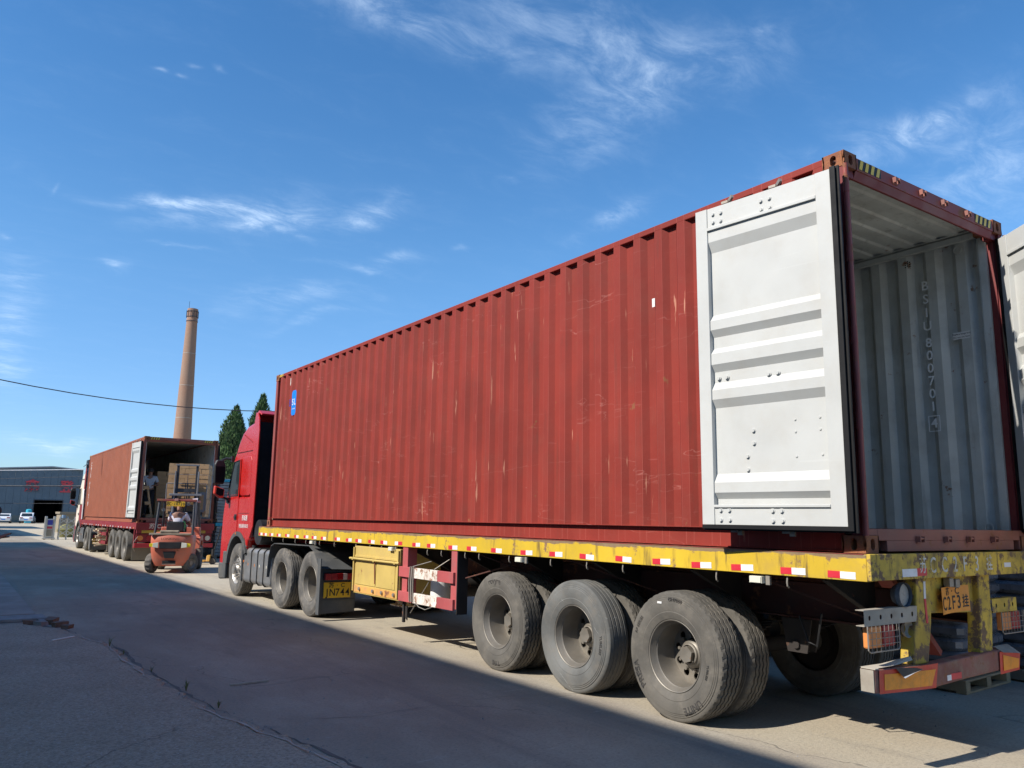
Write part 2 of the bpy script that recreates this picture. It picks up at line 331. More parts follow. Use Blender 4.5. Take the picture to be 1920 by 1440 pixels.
def brick_mat(name):
    m, t, bs = new_mat(name)
    tcn = nd(t, 'ShaderNodeTexCoord')
    s = nd(t, 'ShaderNodeSeparateXYZ'); t.links.new(tcn.outputs['Object'], s.inputs[0])
    w = nd(t, 'ShaderNodeMath', operation='FRACT'); t.links.new(mul(t, s.outputs[2], 6.0), w.inputs[0])
    c = mixc(t, ramp(t, noise(t, 3.0, 6, .7, (1, 1, 2.5)), .3, .7), (.25, .125, .075), (.32, .175, .11))
    c = mixc(t, ramp(t, noise(t, .35, 4, .6, (1, 1, .5)), .35, .7, 0, .5), c, (.27, .20, .15))
    c = mixc(t, ramp(t, w.outputs[0], .80, .9, 0, .45), c, (.38, .33, .27))
    t.links.new(c, bs.inputs['Base Color']); bs.inputs['Roughness'].default_value = .9
    return m
BRICK = brick_mat('chimney brick')

def ground_mat(name, asphalt):
    m, t, bs = new_mat(name)
    if asphalt:
        c = mixc(t, ramp(t, noise(t, .8, 7, .6), .3, .72), (.38, .305, .225), (.47, .385, .295))
        c = mixc(t, ramp(t, noise(t, 34, 8, .85), .46, .58, 0, .62), c, (.17, .145, .115))
        c = mixc(t, ramp(t, noise(t, 60, 3, .7, off=4), .58, .64, 0, .75), c, (.50, .47, .43))
        c = mixc(t, ramp(t, noise(t, 2.3, 6, .7, off=8), .60, .74, 0, .35), c, (.30, .28, .255))
    else:
        patch = ramp(t, noise(t, .16, 3, .5, (1, .35, 1), off=2), .42, .60)
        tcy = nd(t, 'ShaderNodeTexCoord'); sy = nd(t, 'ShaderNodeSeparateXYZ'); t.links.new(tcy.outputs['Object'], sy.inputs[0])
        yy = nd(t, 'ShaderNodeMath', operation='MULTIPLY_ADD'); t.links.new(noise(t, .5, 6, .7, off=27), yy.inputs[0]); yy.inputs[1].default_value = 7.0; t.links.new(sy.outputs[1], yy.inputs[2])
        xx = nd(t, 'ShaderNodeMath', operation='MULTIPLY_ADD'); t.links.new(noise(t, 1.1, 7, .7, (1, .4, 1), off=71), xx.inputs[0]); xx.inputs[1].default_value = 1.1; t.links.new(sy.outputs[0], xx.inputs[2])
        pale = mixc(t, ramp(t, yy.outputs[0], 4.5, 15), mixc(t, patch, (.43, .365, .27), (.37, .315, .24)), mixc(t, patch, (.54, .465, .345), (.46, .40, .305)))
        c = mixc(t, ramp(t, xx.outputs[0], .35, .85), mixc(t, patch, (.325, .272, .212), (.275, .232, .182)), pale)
        c = mixc(t, ramp(t, noise(t, .9, 8, .68, (1, .5, 1), off=5), .38, .75, 0, .55), c, (.48, .435, .345))
        c = mixc(t, ramp(t, noise(t, 2.2, 8, .72, (1.2, .25, 1), off=9), .52, .78, 0, .5), c, (.155, .148, .14))
        c = mixc(t, ramp(t, noise(t, 38, 8, .85), .46, .60, 0, .36), c, (.13, .125, .12))
        c = mixc(t, mul(t, ramp(t, noise(t, 9, 6, .7, (1, 3.5, 1), off=61), .60, .68, 0, .5), ramp(t, noise(t, .7, 3, off=63), .45, .6)), c, (.12, .115, .105))
        c = mixc(t, ramp(t, noise(t, 95, 3, .7, off=4), .60, .72, 0, .5), c, (.44, .42, .39))
        c = mixc(t, ramp(t, noise(t, .55, 4, .6, (3.0, .12, 1), off=13), .54, .72, 0, .42), c, (.15, .142, .135))
        c = mixc(t, ramp(t, noise(t, 5.5, 9, .78, off=17), .60, .72, 0, .5), c, (.16, .15, .14))
        c = mixc(t, ramp(t, noise(t, .42, 8, .72, off=19), .60, .68, 0, .55), c, (.20, .19, .175))
        c = mixc(t, ramp(t, noise(t, 3.1, 6, .7, (.5, 2.0, 1), off=23), .63, .72, 0, .4), c, (.52, .49, .42))
    # hairline cracks
    tcn = nd(t, 'ShaderNodeTexCoord')
    wn_ = nd(t, 'ShaderNodeTexNoise'); wn_.inputs['Scale'].default_value = 1.1; wn_.inputs['Detail'].default_value = 6
    t.links.new(tcn.outputs['Object'], wn_.inputs['Vector'])
    ad = nd(t, 'ShaderNodeVectorMath', operation='MULTIPLY_ADD'); t.links.new(wn_.outputs['Color'], ad.inputs[0]); ad.inputs[1].default_value = (1.4, 1.4, 0)
    t.links.new(tcn.outputs['Object'], ad.inputs[2])
    vo = nd(t, 'ShaderNodeTexVoronoi', feature='DISTANCE_TO_EDGE'); vo.inputs['Scale'].default_value = .28
    t.links.new(ad.outputs[0], vo.inputs['Vector'])
    crack = mul(t, ramp(t, vo.outputs['Distance'], .0008, .004, 1, 0), ramp(t, noise(t, .6, 3, off=21), .45, .6))
    c = mixc(t, mul(t, crack, .35), c, (.08, .078, .072))
    t.links.new(c, bs.inputs['Base Color'])
    bs.inputs['Roughness'].default_value = .92
    bs.inputs['Specular IOR Level'].default_value = .08
    h = nd(t, 'ShaderNodeMath', operation='ADD')
    t.links.new(mul(t, noise(t, 65, 7, .8), 1.0), h.inputs[0]); t.links.new(mul(t, noise(t, 7, 5, .7), .9), h.inputs[1])
    h2 = nd(t, 'ShaderNodeMath', operation='SUBTRACT'); t.links.new(h.outputs[0], h2.inputs[0]); t.links.new(crack, h2.inputs[1])
    bump(t, bs, h2.outputs[0], .012, .55 if not asphalt else .8)
    return m
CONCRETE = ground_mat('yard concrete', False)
ASPHALT = ground_mat('old asphalt', True)

# ------------------------------------------------------------------ mesh helpers
class MB:
    def __init__(s, M=None):
        s.v = []; s.f = []; s.mi = []; s.sm = []; s.M = M or Matrix()
    def add(s, vs, fs, mi=0, smooth=False):
        b = len(s.v)
        s.v += [tuple(s.M @ Vector(v)) for v in vs]
        s.f += [tuple(b + i for i in f) for f in fs]
        s.mi += [mi] * len(fs); s.sm += [smooth] * len(fs)
        return s
    def box(s, x0, x1, y0, y1, z0, z1, mi=0):
        v = [(x, y, z) for x in (x0, x1) for y in (y0, y1) for z in (z0, z1)]
        return s.add(v, [(0, 1, 3, 2), (4, 6, 7, 5), (0, 4, 5, 1), (2, 3, 7, 6), (0, 2, 6, 4), (1, 5, 7, 3)], mi)
    def prism(s, poly, axis, a0, a1, mi=0, capmi=None, smooth=False):
        def P(p, a):
            return {'x': (a, p[0], p[1]), 'y': (p[0], a, p[1]), 'z': (p[0], p[1], a)}[axis]
        n = len(poly); v = [P(p, a0) for p in poly] + [P(p, a1) for p in poly]
        s.add(v, [(i, (i + 1) % n, n + (i + 1) % n, n + i) for i in range(n)], mi, smooth)
        b = len(s.v) - 2 * n
        s.f += [tuple(b + i for i in range(n)), tuple(b + n + i for i in range(n))]
        s.mi += [mi if capmi is None else capmi] * 2; s.sm += [False] * 2
        return s
    def beam(s, p0, p1, w, h, mi=0, up=(0, 0, 1)):
        p0 = Vector(p0); p1 = Vector(p1); d = (p1 - p0).normalized(); u = Vector(up)
        if abs(d.dot(u)) > .98: u = Vector((0, 1, 0))
        r = d.cross(u).normalized() * w / 2; u = r.cross(d).normalized() * h / 2
        v = [p + a * r + b * u for p in (p0, p1) for a, b in ((-1, -1), (1, -1), (1, 1), (-1, 1))]
        return s.add(v, [(0, 1, 2, 3), (7, 6, 5, 4), (0, 4, 5, 1), (1, 5, 6, 2), (2, 6, 7, 3), (3, 7, 4, 0)], mi)
    def tube(s, pts, r, n=8, mi=0, caps=True):
        pts = [Vector(p) for p in pts]; rings = []; pu = None
        rr = r if isinstance(r, (list, tuple)) else [r] * len(pts)
        for i, p in enumerate(pts):
            d = (pts[min(i + 1, len(pts) - 1)] - pts[max(i - 1, 0)]).normalized()
            if pu is None: pu = Vector((0, 0, 1)) if abs(d.z) < .9 else Vector((0, 1, 0))
            a = d.cross(pu).normalized(); b = a.cross(d).normalized(); pu = b
            rings.append([p + (a * cos(2 * pi * k / n) + b * sin(2 * pi * k / n)) * rr[i] for k in range(n)])
        v = [q for ring in rings for q in ring]; f = []
        for i in range(len(pts) - 1):
            for k in range(n): f.append((i * n + k, i * n + (k + 1) % n, (i + 1) * n + (k + 1) % n, (i + 1) * n + k))
        s.add(v, f, mi, True)
        if caps:
            b = len(s.v) - len(v)
            s.f += [tuple(b + k for k in range(n)), tuple(b + len(v) - n + k for k in range(n))]; s.mi += [mi] * 2; s.sm += [False] * 2
        return s
    def lathe(s, prof, axis='x', c=(0, 0, 0), n=32, mi=0, rfun=None, close=False):
        """prof = [(a, r)] along the axis"""
        v = []; f = []; m = len(prof)
        for k in range(n):
            t = 2 * pi * k / n
            for j, (a, r) in enumerate(prof):
                if rfun: a, r = rfun(j, k, a, r)
                q = {'x': (a, r * sin(t), r * cos(t)), 'y': (r * sin(t), a, r * cos(t)), 'z': (r * cos(t), r * sin(t), a)}[axis]
                v.append((q[0] + c[0], q[1] + c[1], q[2] + c[2]))
        for k in range(n):
            for j in range(m - 1 if not close else m):
                f.append((k * m + j, k * m + (j + 1) % m, ((k + 1) % n) * m + (j + 1) % m, ((k + 1) % n) * m + j))
        return s.add(v, f, mi, True)
    def disc(s, axis, a, r, c=(0, 0, 0), n=24, mi=0):
        v = []
        for k in range(n):
            t = 2 * pi * k / n
            q = {'x': (a, r * sin(t), r * cos(t)), 'y': (r * sin(t), a, r * cos(t)), 'z': (r * cos(t), r * sin(t), a)}[axis]
            v.append((q[0] + c[0], q[1] + c[1], q[2] + c[2]))
        return s.add(v, [tuple(range(n))], mi)
    def cyl(s, axis, a0, a1, r, c=(0, 0, 0), n=24, mi=0):
        s.lathe([(a0, r), (a1, r)], axis, c, n, mi); s.disc(axis, a0, r, c, n, mi); s.disc(axis, a1, r, c, n, mi); return s
    def text(s, body, size, origin, right, up, depth=.001, mi=0, align='CENTER', sx=1.0, bold=0.0):
        vs, fs = text_geo(body, align, bold)
        R_ = Vector(right).normalized(); U = Vector(up).normalized(); N = R_.cross(U); O = Vector(origin)
        return s.add([O + R_ * v[0] * size * sx + U * v[1] * size + N * (v[2] + .0) * depth / .02 for v in vs], fs, mi)
    def mesh(s, name, mats, fix=True, sharp=40):
        me = bpy.data.meshes.new(name)
        me.from_pydata(s.v, [], s.f)
        for m in mats: me.materials.append(m)
        me.polygons.foreach_set('material_index', s.mi)
        me.polygons.foreach_set('use_smooth', s.sm)
        if fix:
            bm = bmesh.new(); bm.from_mesh(me); bmesh.ops.recalc_face_normals(bm, faces=bm.faces); bm.to_mesh(me); bm.free()
        me.update()
        if any(s.sm): me.set_sharp_from_angle(angle=rad(sharp))
        return me

_tg = {}
def text_geo(body, align='CENTER', bold=0.0):
    k = (body, align, bold)
    if k in _tg: return _tg[k]
    cu = bpy.data.curves.new('t', 'FONT'); cu.body = body; cu.size = 1; cu.align_x = align; cu.align_y = 'CENTER'; cu.extrude = .02; cu.offset = bold; cu.resolution_u = 3
    ob = bpy.data.objects.new('t', cu); COL.objects.link(ob)
    dg = bpy.context.evaluated_depsgraph_get()
    me = bpy.data.meshes.new_from_object(ob.evaluated_get(dg))
    vs = [tuple(v.co) for v in me.vertices]; fs = [tuple(p.vertices) for p in me.polygons]
    bpy.data.objects.remove(ob); bpy.data.curves.remove(cu); bpy.data.meshes.remove(me)
    _tg[k] = (vs, fs); return _tg[k]

def add_bevel(o, w, seg=2, ang=35):
    b = o.modifiers.new('bevel', 'BEVEL'); b.width = w; b.segments = seg; b.limit_method = 'ANGLE'; b.angle_limit = rad(ang)
    b.harden_normals = False
    return o
def lab(o, label=None, cat=None, group=None, kind=None):
    if label: o['label'] = label
    if cat: o['category'] = cat
    if group: o['group'] = group
    if kind: o['kind'] = kind
    return o
class Thing:
    """an Empty at the thing's base; parts are built in the frame F, in metres"""
    def __init__(s, name, label, cat, F=None, base=(0, 0, 0), group=None):
        s.o = bpy.data.objects.new(name, None); COL.objects.link(s.o); s.o.empty_display_size = .3
        F = F or Matrix(); s.b = Vector(base); s.o.matrix_world = F @ Matrix.Translation(s.b)
        lab(s.o, label, cat, group)
    def part(s, name, mb, mats, parent=None, bevel=0, seg=2, label=None, kind=None, loc=None, rot=None, fix=True, sharp=40):
        me = mb if isinstance(mb, bpy.types.Mesh) else mb.mesh(name, mats if isinstance(mats, (list, tuple)) else [mats], fix, sharp)
        o = bpy.data.objects.new(name, me); COL.objects.link(o); o.parent = parent or s.o
        l = Vector(loc or (0, 0, 0))
        o.location = l if parent else l - s.b
        if rot: o.rotation_euler = rot
        if bevel: add_bevel(o, bevel, seg)
        lab(o, label, kind=kind)
        return o
def single(name, mb, mats, label, cat, group=None, kind=None, loc=(0, 0, 0), rot=None, bevel=0, fix=True):
    me = mb if isinstance(mb, bpy.types.Mesh) else mb.mesh(name, mats if isinstance(mats, (list, tuple)) else [mats], fix)
    o = bpy.data.objects.new(name, me); COL.objects.link(o); o.location = loc
    if rot: o.rotation_euler = rot
    if bevel: add_bevel(o, bevel)
    return lab(o, label, cat, group, kind)

def chars(th, name, items, mats, parent=None, mi=0):
    """each painted character is a piece of its own: items = (text, size, origin, right, up, sx, bold)"""
    for it in items:
        mb = MB(); mb.text(it[0], it[1], it[2], it[3], it[4], it[7] if len(it) > 7 else .001, 0, 'CENTER', it[5], it[6])
        th.part(name, mb, mats, parent, fix=False)

# ================================================================== setting
def T(x, y, z=0.0, rz=0.0): return Matrix.Translation((x, y, z)) @ Matrix.Rotation(rz, 4, 'Z')

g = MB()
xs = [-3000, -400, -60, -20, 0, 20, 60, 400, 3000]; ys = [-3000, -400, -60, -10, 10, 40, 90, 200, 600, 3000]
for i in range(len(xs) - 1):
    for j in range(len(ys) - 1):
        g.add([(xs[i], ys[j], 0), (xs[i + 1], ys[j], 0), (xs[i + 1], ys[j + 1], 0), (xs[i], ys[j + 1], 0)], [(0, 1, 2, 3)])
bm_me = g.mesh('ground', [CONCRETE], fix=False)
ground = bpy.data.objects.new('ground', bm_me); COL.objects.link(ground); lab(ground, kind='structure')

# old asphalt on the left, 2 cm proud with a broken edge
rnd = random.Random(3)
edge = [(-2.62, 0.2), (-2.70, 1.2), (-2.78, 2.1), (-2.86, 2.75), (-2.98, 3.4), (-3.10, 4.1), (-3.16, 4.9), (-3.20, 5.8), (-3.24, 6.8), (-3.22, 7.5), (-3.24, 8.3), (-3.44, 9.2), (-3.56, 10.0), (-3.9, 10.75)]
fine = []
for (a, b) in zip(edge[:-1], edge[1:]):
    n = 14
    for k in range(n):
        t = k / n
        fine.append((a[0] + (b[0] - a[0]) * t + rnd.gauss(0, .016) + .03 * sin(9 * (a[1] + t)), a[1] + (b[1] - a[1]) * t + rnd.gauss(0, .01)))
fine.append(edge[-1])
am = MB()
for (a, b) in zip(fine[:-1], fine[1:]):
    za = .022 + .006 * sin(a[1] * 7); zb = .022 + .006 * sin(b[1] * 7)
    am.add([(-12, a[1], .022), (a[0] - .10, a[1], .022), (b[0] - .10, b[1], .022), (-12, b[1], .022)], [(0, 1, 2, 3)])
    am.add([(a[0] - .10, a[1], .022), (a[0], a[1], za - .008), (b[0], b[1], zb - .008), (b[0] - .10, b[1], .022)], [(0, 1, 2, 3)])
    am.add([(a[0], a[1], za - .008), (a[0] + .025, a[1], -.01), (b[0] + .025, b[1], -.01), (b[0], b[1], zb - .008)], [(0, 1, 2, 3)])
am.add([(-12, -14, .022), (-2.5, -14, .022), (fine[0][0], fine[0][1], .022), (-12, fine[0][1], .022)], [(0, 1, 2, 3)])
am.add([(-2.5, -14, .022), (-2.47, -14, -.01), (fine[0][0] + .025, fine[0][1], -.01), (fine[0][0], fine[0][1], .022)], [(0, 1, 2, 3)])
ap = bpy.data.objects.new('asphalt_patch', am.mesh('asphalt_patch', [ASPHALT], fix=False)); COL.objects.link(ap); lab(ap, kind='structure')

# gravelly crumbs along the broken edge
cm_ = MB()
for i in range(260):
    a = fine[rnd.randrange(len(fine))]
    x = a[0] + rnd.gauss(.05, .05); y = a[1] + rnd.gauss(0, .05); r = abs(rnd.gauss(.003, .004)) + .002
    ps = [(x + r * cos(t) * rnd.uniform(.6, 1.2), y + r * sin(t) * rnd.uniform(.6, 1.2), .0 + rnd.uniform(0, .004)) for t in (0, 1.3, 2.5, 3.9, 5.2)]
    z0 = .022 if x < a[0] else 0
    ps = [(p[0], p[1], p[2] + z0) for p in ps] + [(x, y, z0 + r * rnd.uniform(.8, 1.4))]
    cm_.add(ps, [(k, (k + 1) % 5, 5) for k in range(5)])
single('gravel_crumbs', cm_, [CURB], 'loose grit and stone crumbs scattered along the broken edge of the old asphalt', 'gravel', kind='stuff')

pb = MB()
for i in range(420):
    x = rnd.uniform(-6, 3.5); y = rnd.uniform(-.5, 16) ; r = abs(rnd.gauss(.003, .004)) + .002; z0 = .022 if x < -3.2 else 0
    if -3.7 < x < -2.6: continue
    ps = [(x + r * cos(t) * rnd.uniform(.6, 1.3), y + r * sin(t) * rnd.uniform(.6, 1.3), z0) for t in (0, 1.3, 2.5, 3.9, 5.2)] + [(x, y, z0 + r * rnd.uniform(.5, 1.2))]
    pb.add(ps, [(k, (k + 1) % 5, 5) for k in range(5)])
single('scattered_pebbles', pb, [CURB], 'tiny pale pebbles scattered over the shaded yard in front of the trailer', 'gravel', kind='stuff')
# seams in the concrete as thin recessed-looking strips of dark filler
def seam(name, pts, w, mat, seed, z=.004):
    r = random.Random(seed); P = []
    for a, b in zip(pts[:-1], pts[1:]):
        L = math.dist(a, b); n = max(2, int(L / .12))
        for k in range(n):
            t = k / n; P.append((a[0] + (b[0] - a[0]) * t + r.gauss(0, .012), a[1] + (b[1] - a[1]) * t + r.gauss(0, .012)))
    P.append(pts[-1]); mb = MB(); vs = []
    for i, p in enumerate(P):
        q = P[min(i + 1, len(P) - 1)]; o = P[max(i - 1, 0)]; d = Vector((q[0] - o[0], q[1] - o[1])).normalized(); ww = w * r.uniform(.3, 1.2) * max(.06, min(1, .55 + .9 * sin(i * .23 + seed) * sin(i * .071 + seed * 2) + .3 * sin(i * .9)))
        vs += [(p[0] - d.y * ww, p[1] + d.x * ww, z), (p[0] + d.y * ww, p[1] - d.x * ww, z)]
    mb.add(vs, [(2 * i, 2 * i + 1, 2 * i + 3, 2 * i + 2) for i in range(len(P) - 1)])
    o = bpy.data.objects.new(name, mb.mesh(name, [mat], fix=False)); COL.objects.link(o); lab(o, kind='structure'); return o
FILL = paint('dark joint filler', (.13, .125, .115), .95, dirt=.5, var=.3, bmp=.3)
EDGE_DARK = paint('edge shade and dirt', (.10, .094, .084), .95, dirt=.5, var=.3, bmp=.3)
seam('patch_edge_shade_dirt', [(a[0] + .07, a[1]) for a in edge], .022, EDGE_DARK, 8)  # dark strip painting the shadow and dirt along the patch edge
seam('patch_edge_dust', [(a[0] - .045, a[1]) for a in edge], .012, paint('pale edge dust', (.40, .36, .30), .95, dirt=.6, dirtcol=(.2, .18, .15), scale=5), 9, .0262)
seam('ground_crack', [(-2.72, 3.49), (-2.03, 3.2), (-1.3, 3.3), (-.59, 3.25), (.1, 3.0), (.71, 2.9), (1.6, 2.7)], .004, FILL, 1)
seam('ground_crack', [(-3.4, 21), (-2.2, 20.6), (-1.2, 21.4), (.3, 21.0)], .007, FILL, 2)
seam('ground_crack', [(-3.3, 14.5), (-2.2, 14.2), (-1.0, 14.9), (.2, 14.6)], .005, FILL, 5)

cb = MB(); cb.box(-9, -3.60, 11.15, 11.72, 0, .05)
single('kerb_slab', cb, [CURB], 'pale concrete kerb slab at the foot of the steel ramp plate on the left', 'kerb', bevel=.01)
rp = MB(); rp.add([(-9, 11.8, .05), (-3.70, 11.8, .05), (-3.72, 20.2, .16), (-9, 20.2, .16), (-9, 11.8, .0), (-3.70, 11.8, .0), (-3.72, 20.2, .0), (-9, 20.2, .0)],
                [(0, 1, 2, 3), (0, 4, 5, 1), (1, 5, 6, 2), (2, 6, 7, 3), (3, 7, 4, 0)])
single('ramp_plate', rp, [RAMP_M], 'smooth bluish steel ramp plate sloping up at the left edge of the yard', 'ramp')
# broken brick and debris at the kerb's end
for i, (x, y, a, s, m) in enumerate([(-3.52, 10.35, .5, .1, BRICK_R), (-3.60, 10.75, 1.2, .12, BRICK_R), (-3.66, 10.9, .2, .08, CURB), (-3.50, 10.55, 2.1, .07, BRICK_R), (-3.72, 10.6, .8, .09, CURB), (-3.45, 10.12, 1.0, .09, BRICK_R), (-3.85, 10.8, .1, .1, BRICK_R)]):
    b = MB(); k = [rnd.uniform(.7, 1.1) for _ in range(8)]
    b.add([(s * sx * k[q], s * .7 * sy * k[7 - q], s * .6 * (sz + 1) * k[q] * .6) for q, (sx, sy, sz) in enumerate([(-1, -1, -1), (1, -1, -1), (1, 1, -1), (-1, 1, -1), (-1, -1, 1), (1, -1, 1), (1, 1, 1), (-1, 1, 1)])],
          [(0, 1, 2, 3), (4, 5, 6, 7), (0, 1, 5, 4), (1, 2, 6, 5), (2, 3, 7, 6), (3, 0, 4, 7)])
    names = ['reddish broken brick lying nearest the asphalt edge', 'largest broken red brick beside the kerb slab', 'small grey concrete lump against the kerb slab', 'small broken red brick between two larger ones',
             'grey concrete lump in the middle of the rubble', 'broken red brick at the near tip of the rubble', 'broken red brick pushed against the kerb on the left']
    single('broken_brick' if m is BRICK_R else 'concrete_lump', b, [m], names[i], 'rubble', 'rubble at the end of the kerb slab', loc=(x, y, .0), rot=(0, 0, a))

def weed(x, y, z, h, n, seed, label):
    r = random.Random(seed); mb = MB()
    for k in range(n):
        a = r.uniform(0, 6.28); l = h * r.uniform(.5, 1); bend = r.uniform(.2, .9); w = .004
        pts = [Vector((0, 0, 0)), Vector((cos(a) * l * bend * .3, sin(a) * l * bend * .3, l * .55)), Vector((cos(a) * l * bend, sin(a) * l * bend, l * (1 - .35 * bend)))]
        s_ = Vector((-sin(a), cos(a), 0)) * w
        mb.add([pts[0] - s_, pts[0] + s_, pts[1] + s_, pts[1] - s_, pts[2]], [(0, 1, 2, 3), (3, 2, 4)])
    single('weed_tuft', mb, [GRASS], label, 'weed', 'weeds growing in the asphalt edge', loc=(x, y, z), fix=False)
weed(-3.22, 8.1, 0, .16, 9, 1, 'dry weed tuft at the far end of the asphalt edge by the rubble')
weed(-3.14, 6.1, 0, .10, 8, 2, 'small weed tuft in the middle of the asphalt edge')
weed(-3.06, 5.0, 0, .13, 12, 3, 'weed tuft on the asphalt edge opposite the thin grey stick')
weed(-3.0, 4.15, 0, .10, 14, 4, 'greenest weed tuft on the nearer half of the asphalt edge')
weed(-3.18, 7.4, 0, .07, 8, 5, 'tiny weed tuft just nearer than the dry far one')
st = MB(); st.beam((-2.66, 5.0, .012), (-2.28, 5.02, .014), .022, .012)
single('grey_stick', st, [BUMP_GREY], 'thin grey stick lying on the shaded concrete left of centre', 'stick')
st = MB(); st.beam((-3.77, 8.77, .03), (-3.5, 9.0, .032), .018, .01)
single('white_strip', st, [WHITEP], 'short white plastic strip lying on the old asphalt near the rubble', 'litter')

# ================================================================== containers
CW_, CL_, CH_ = 2.438, 12.192, 2.896

def side_profile(x_out, x_in, y0, y1, pitch=.278):
    a, s_ = .086 / .278 * pitch, .053 / .278 * pitch; pts = []; y = y0
    while y < y1 - 1e-6:
        for (dy, x) in ((0, x_out), (a, x_out), (a + s_, x_in), (a + s_ + a, x_in)):
            if y + dy <= y1: pts.append((x, y + dy))
        y += pitch
    pts.append((pts[-1][0], y1)); return pts
def sheet(mb, prof, z0, z1, off, mo, mi_):
    """corrugated sheet: prof in plan, extruded from z0 to z1, two faces off apart"""
    n = len(prof)
    va = [(p[0], p[1], z) for p in prof for z in (z0, z1)]; vb = [(p[0] + off[0], p[1] + off[1], z) for p in prof for z in (z0, z1)]
    fs = [(2 * i, 2 * i + 1, 2 * i + 3, 2 * i + 2) for i in range(n - 1)]
    mb.add(va, fs, mo); mb.add(vb, fs, mi_)
def slot(cx, cy, w, h, n=16):
    """stadium outline"""
    pts = []
    for k in range(n):
        t = 2 * pi * (k + .5) / n
        x, y = cos(t) * w / 2, sin(t) * w / 2
        y += (h - w) / 2 * (1 if sin(t) > 0 else -1)
        pts.append((cx + x, cy + y))
    return pts
def holed_plate(mb, O, U, V, w, h, hole, th, mi=0):
    """plate w x h spanned by U, V from O, hole = (cx, cy, hw, hh), thickness along U x V inward"""
    O, U, V = Vector(O), Vector(U), Vector(V); N = -U.cross(V)
    hp = slot(*hole, 16); n = 16; out = []
    for (x, y) in hp:
        dx, dy = x - hole[0], y - hole[1]
        k = min((w - hole[0]) / dx if dx > 1e-6 else (-hole[0] / dx if dx < -1e-6 else 9e9), (h - hole[1]) / dy if dy > 1e-6 else (-hole[1] / dy if dy < -1e-6 else 9e9))
        out.append((hole[0] + dx * k, hole[1] + dy * k))
    P = lambda p, d: O + U * p[0] + V * p[1] + N * d
    vs = [P(p, 0) for p in hp] + [P(p, 0) for p in out] + [P(p, th) for p in hp] + [P(p, th) for p in out]
    fs = []
    for i in range(n):
        j = (i + 1) % n
        fs += [(i, j, n + j, n + i), (i, 2 * n + i, 2 * n + j, j)]
    mb.add(vs, fs, mi)
    for c in ((0, 0), (w, 0), (w, h), (0, h)):     # corner fill
        k = min(range(n), key=lambda i: math.dist(out[i], c)); 
        for kk in ((k + 1) % n, (k - 1) % n):
            mb.add([P(c, 0), P(out[k], 0), P(out[kk], 0)], [(0, 1, 2)], mi)
def casting_mb(sx, sy):
    """corner casting .162 x .178 x .118, outer corner at 0,0,0 growing to sx, sy"""
    mb = MB(Matrix.Diagonal((sx, sy, 1, 1)))
    X, Y, Z = .162, .178, .118
    holed_plate(mb, (0, Y, 0), (0, -1, 0), (0, 0, 1), Y, Z, (.09, Z / 2, .050, .080), .03)     # side face x=0
    holed_plate(mb, (0, 0, 0), (1, 0, 0), (0, 0, 1), X, Z, (.085, Z / 2, .050, .080), .03)     # end face y=0
    holed_plate(mb, (0, 0, Z), (1, 0, 0), (0, 1, 0), X, Y, (.085, .09, .062, .11), .03)
    holed_plate(mb, (0, 0, 0), (1, 0, 0), (0, 1, 0), X, Y, (.085, .09, .062, .11), .03)
    mb.box(X - .012, X, .0, Y, 0, Z); mb.box(0, X - .012, Y - .012, Y, 0, Z)
    return mb
_castme = {}
def casting_mesh(sx, sy):
    if (sx, sy) not in _castme: _castme[(sx, sy)] = casting_mb(sx, sy).mesh('corner_casting', [RUST], fix=False)
    return _castme[(sx, sy)]

def hazard(mb, O, U, V, w, h, n, d=.002):
    """n yellow slanted bars on a black strip"""
    O, U, V = Vector(O), Vector(U), Vector(V); N = U.cross(V)
    mb.add([O, O + U * w, O + U * w + V * h, O + V * h], [(0, 1, 2, 3)], 0)
    s_ = w / n
    for k in range(n):
        a = k * s_ + .06 * s_; q = [(a, 0), (a + s_ * .5, 0), (min(w, a + s_ * .5 + h * .35), h), (min(w, a + h * .35), h)]
        mb.add([O + U * x + V * y + N * d for x, y in q], [(0, 1, 2, 3)], 1)

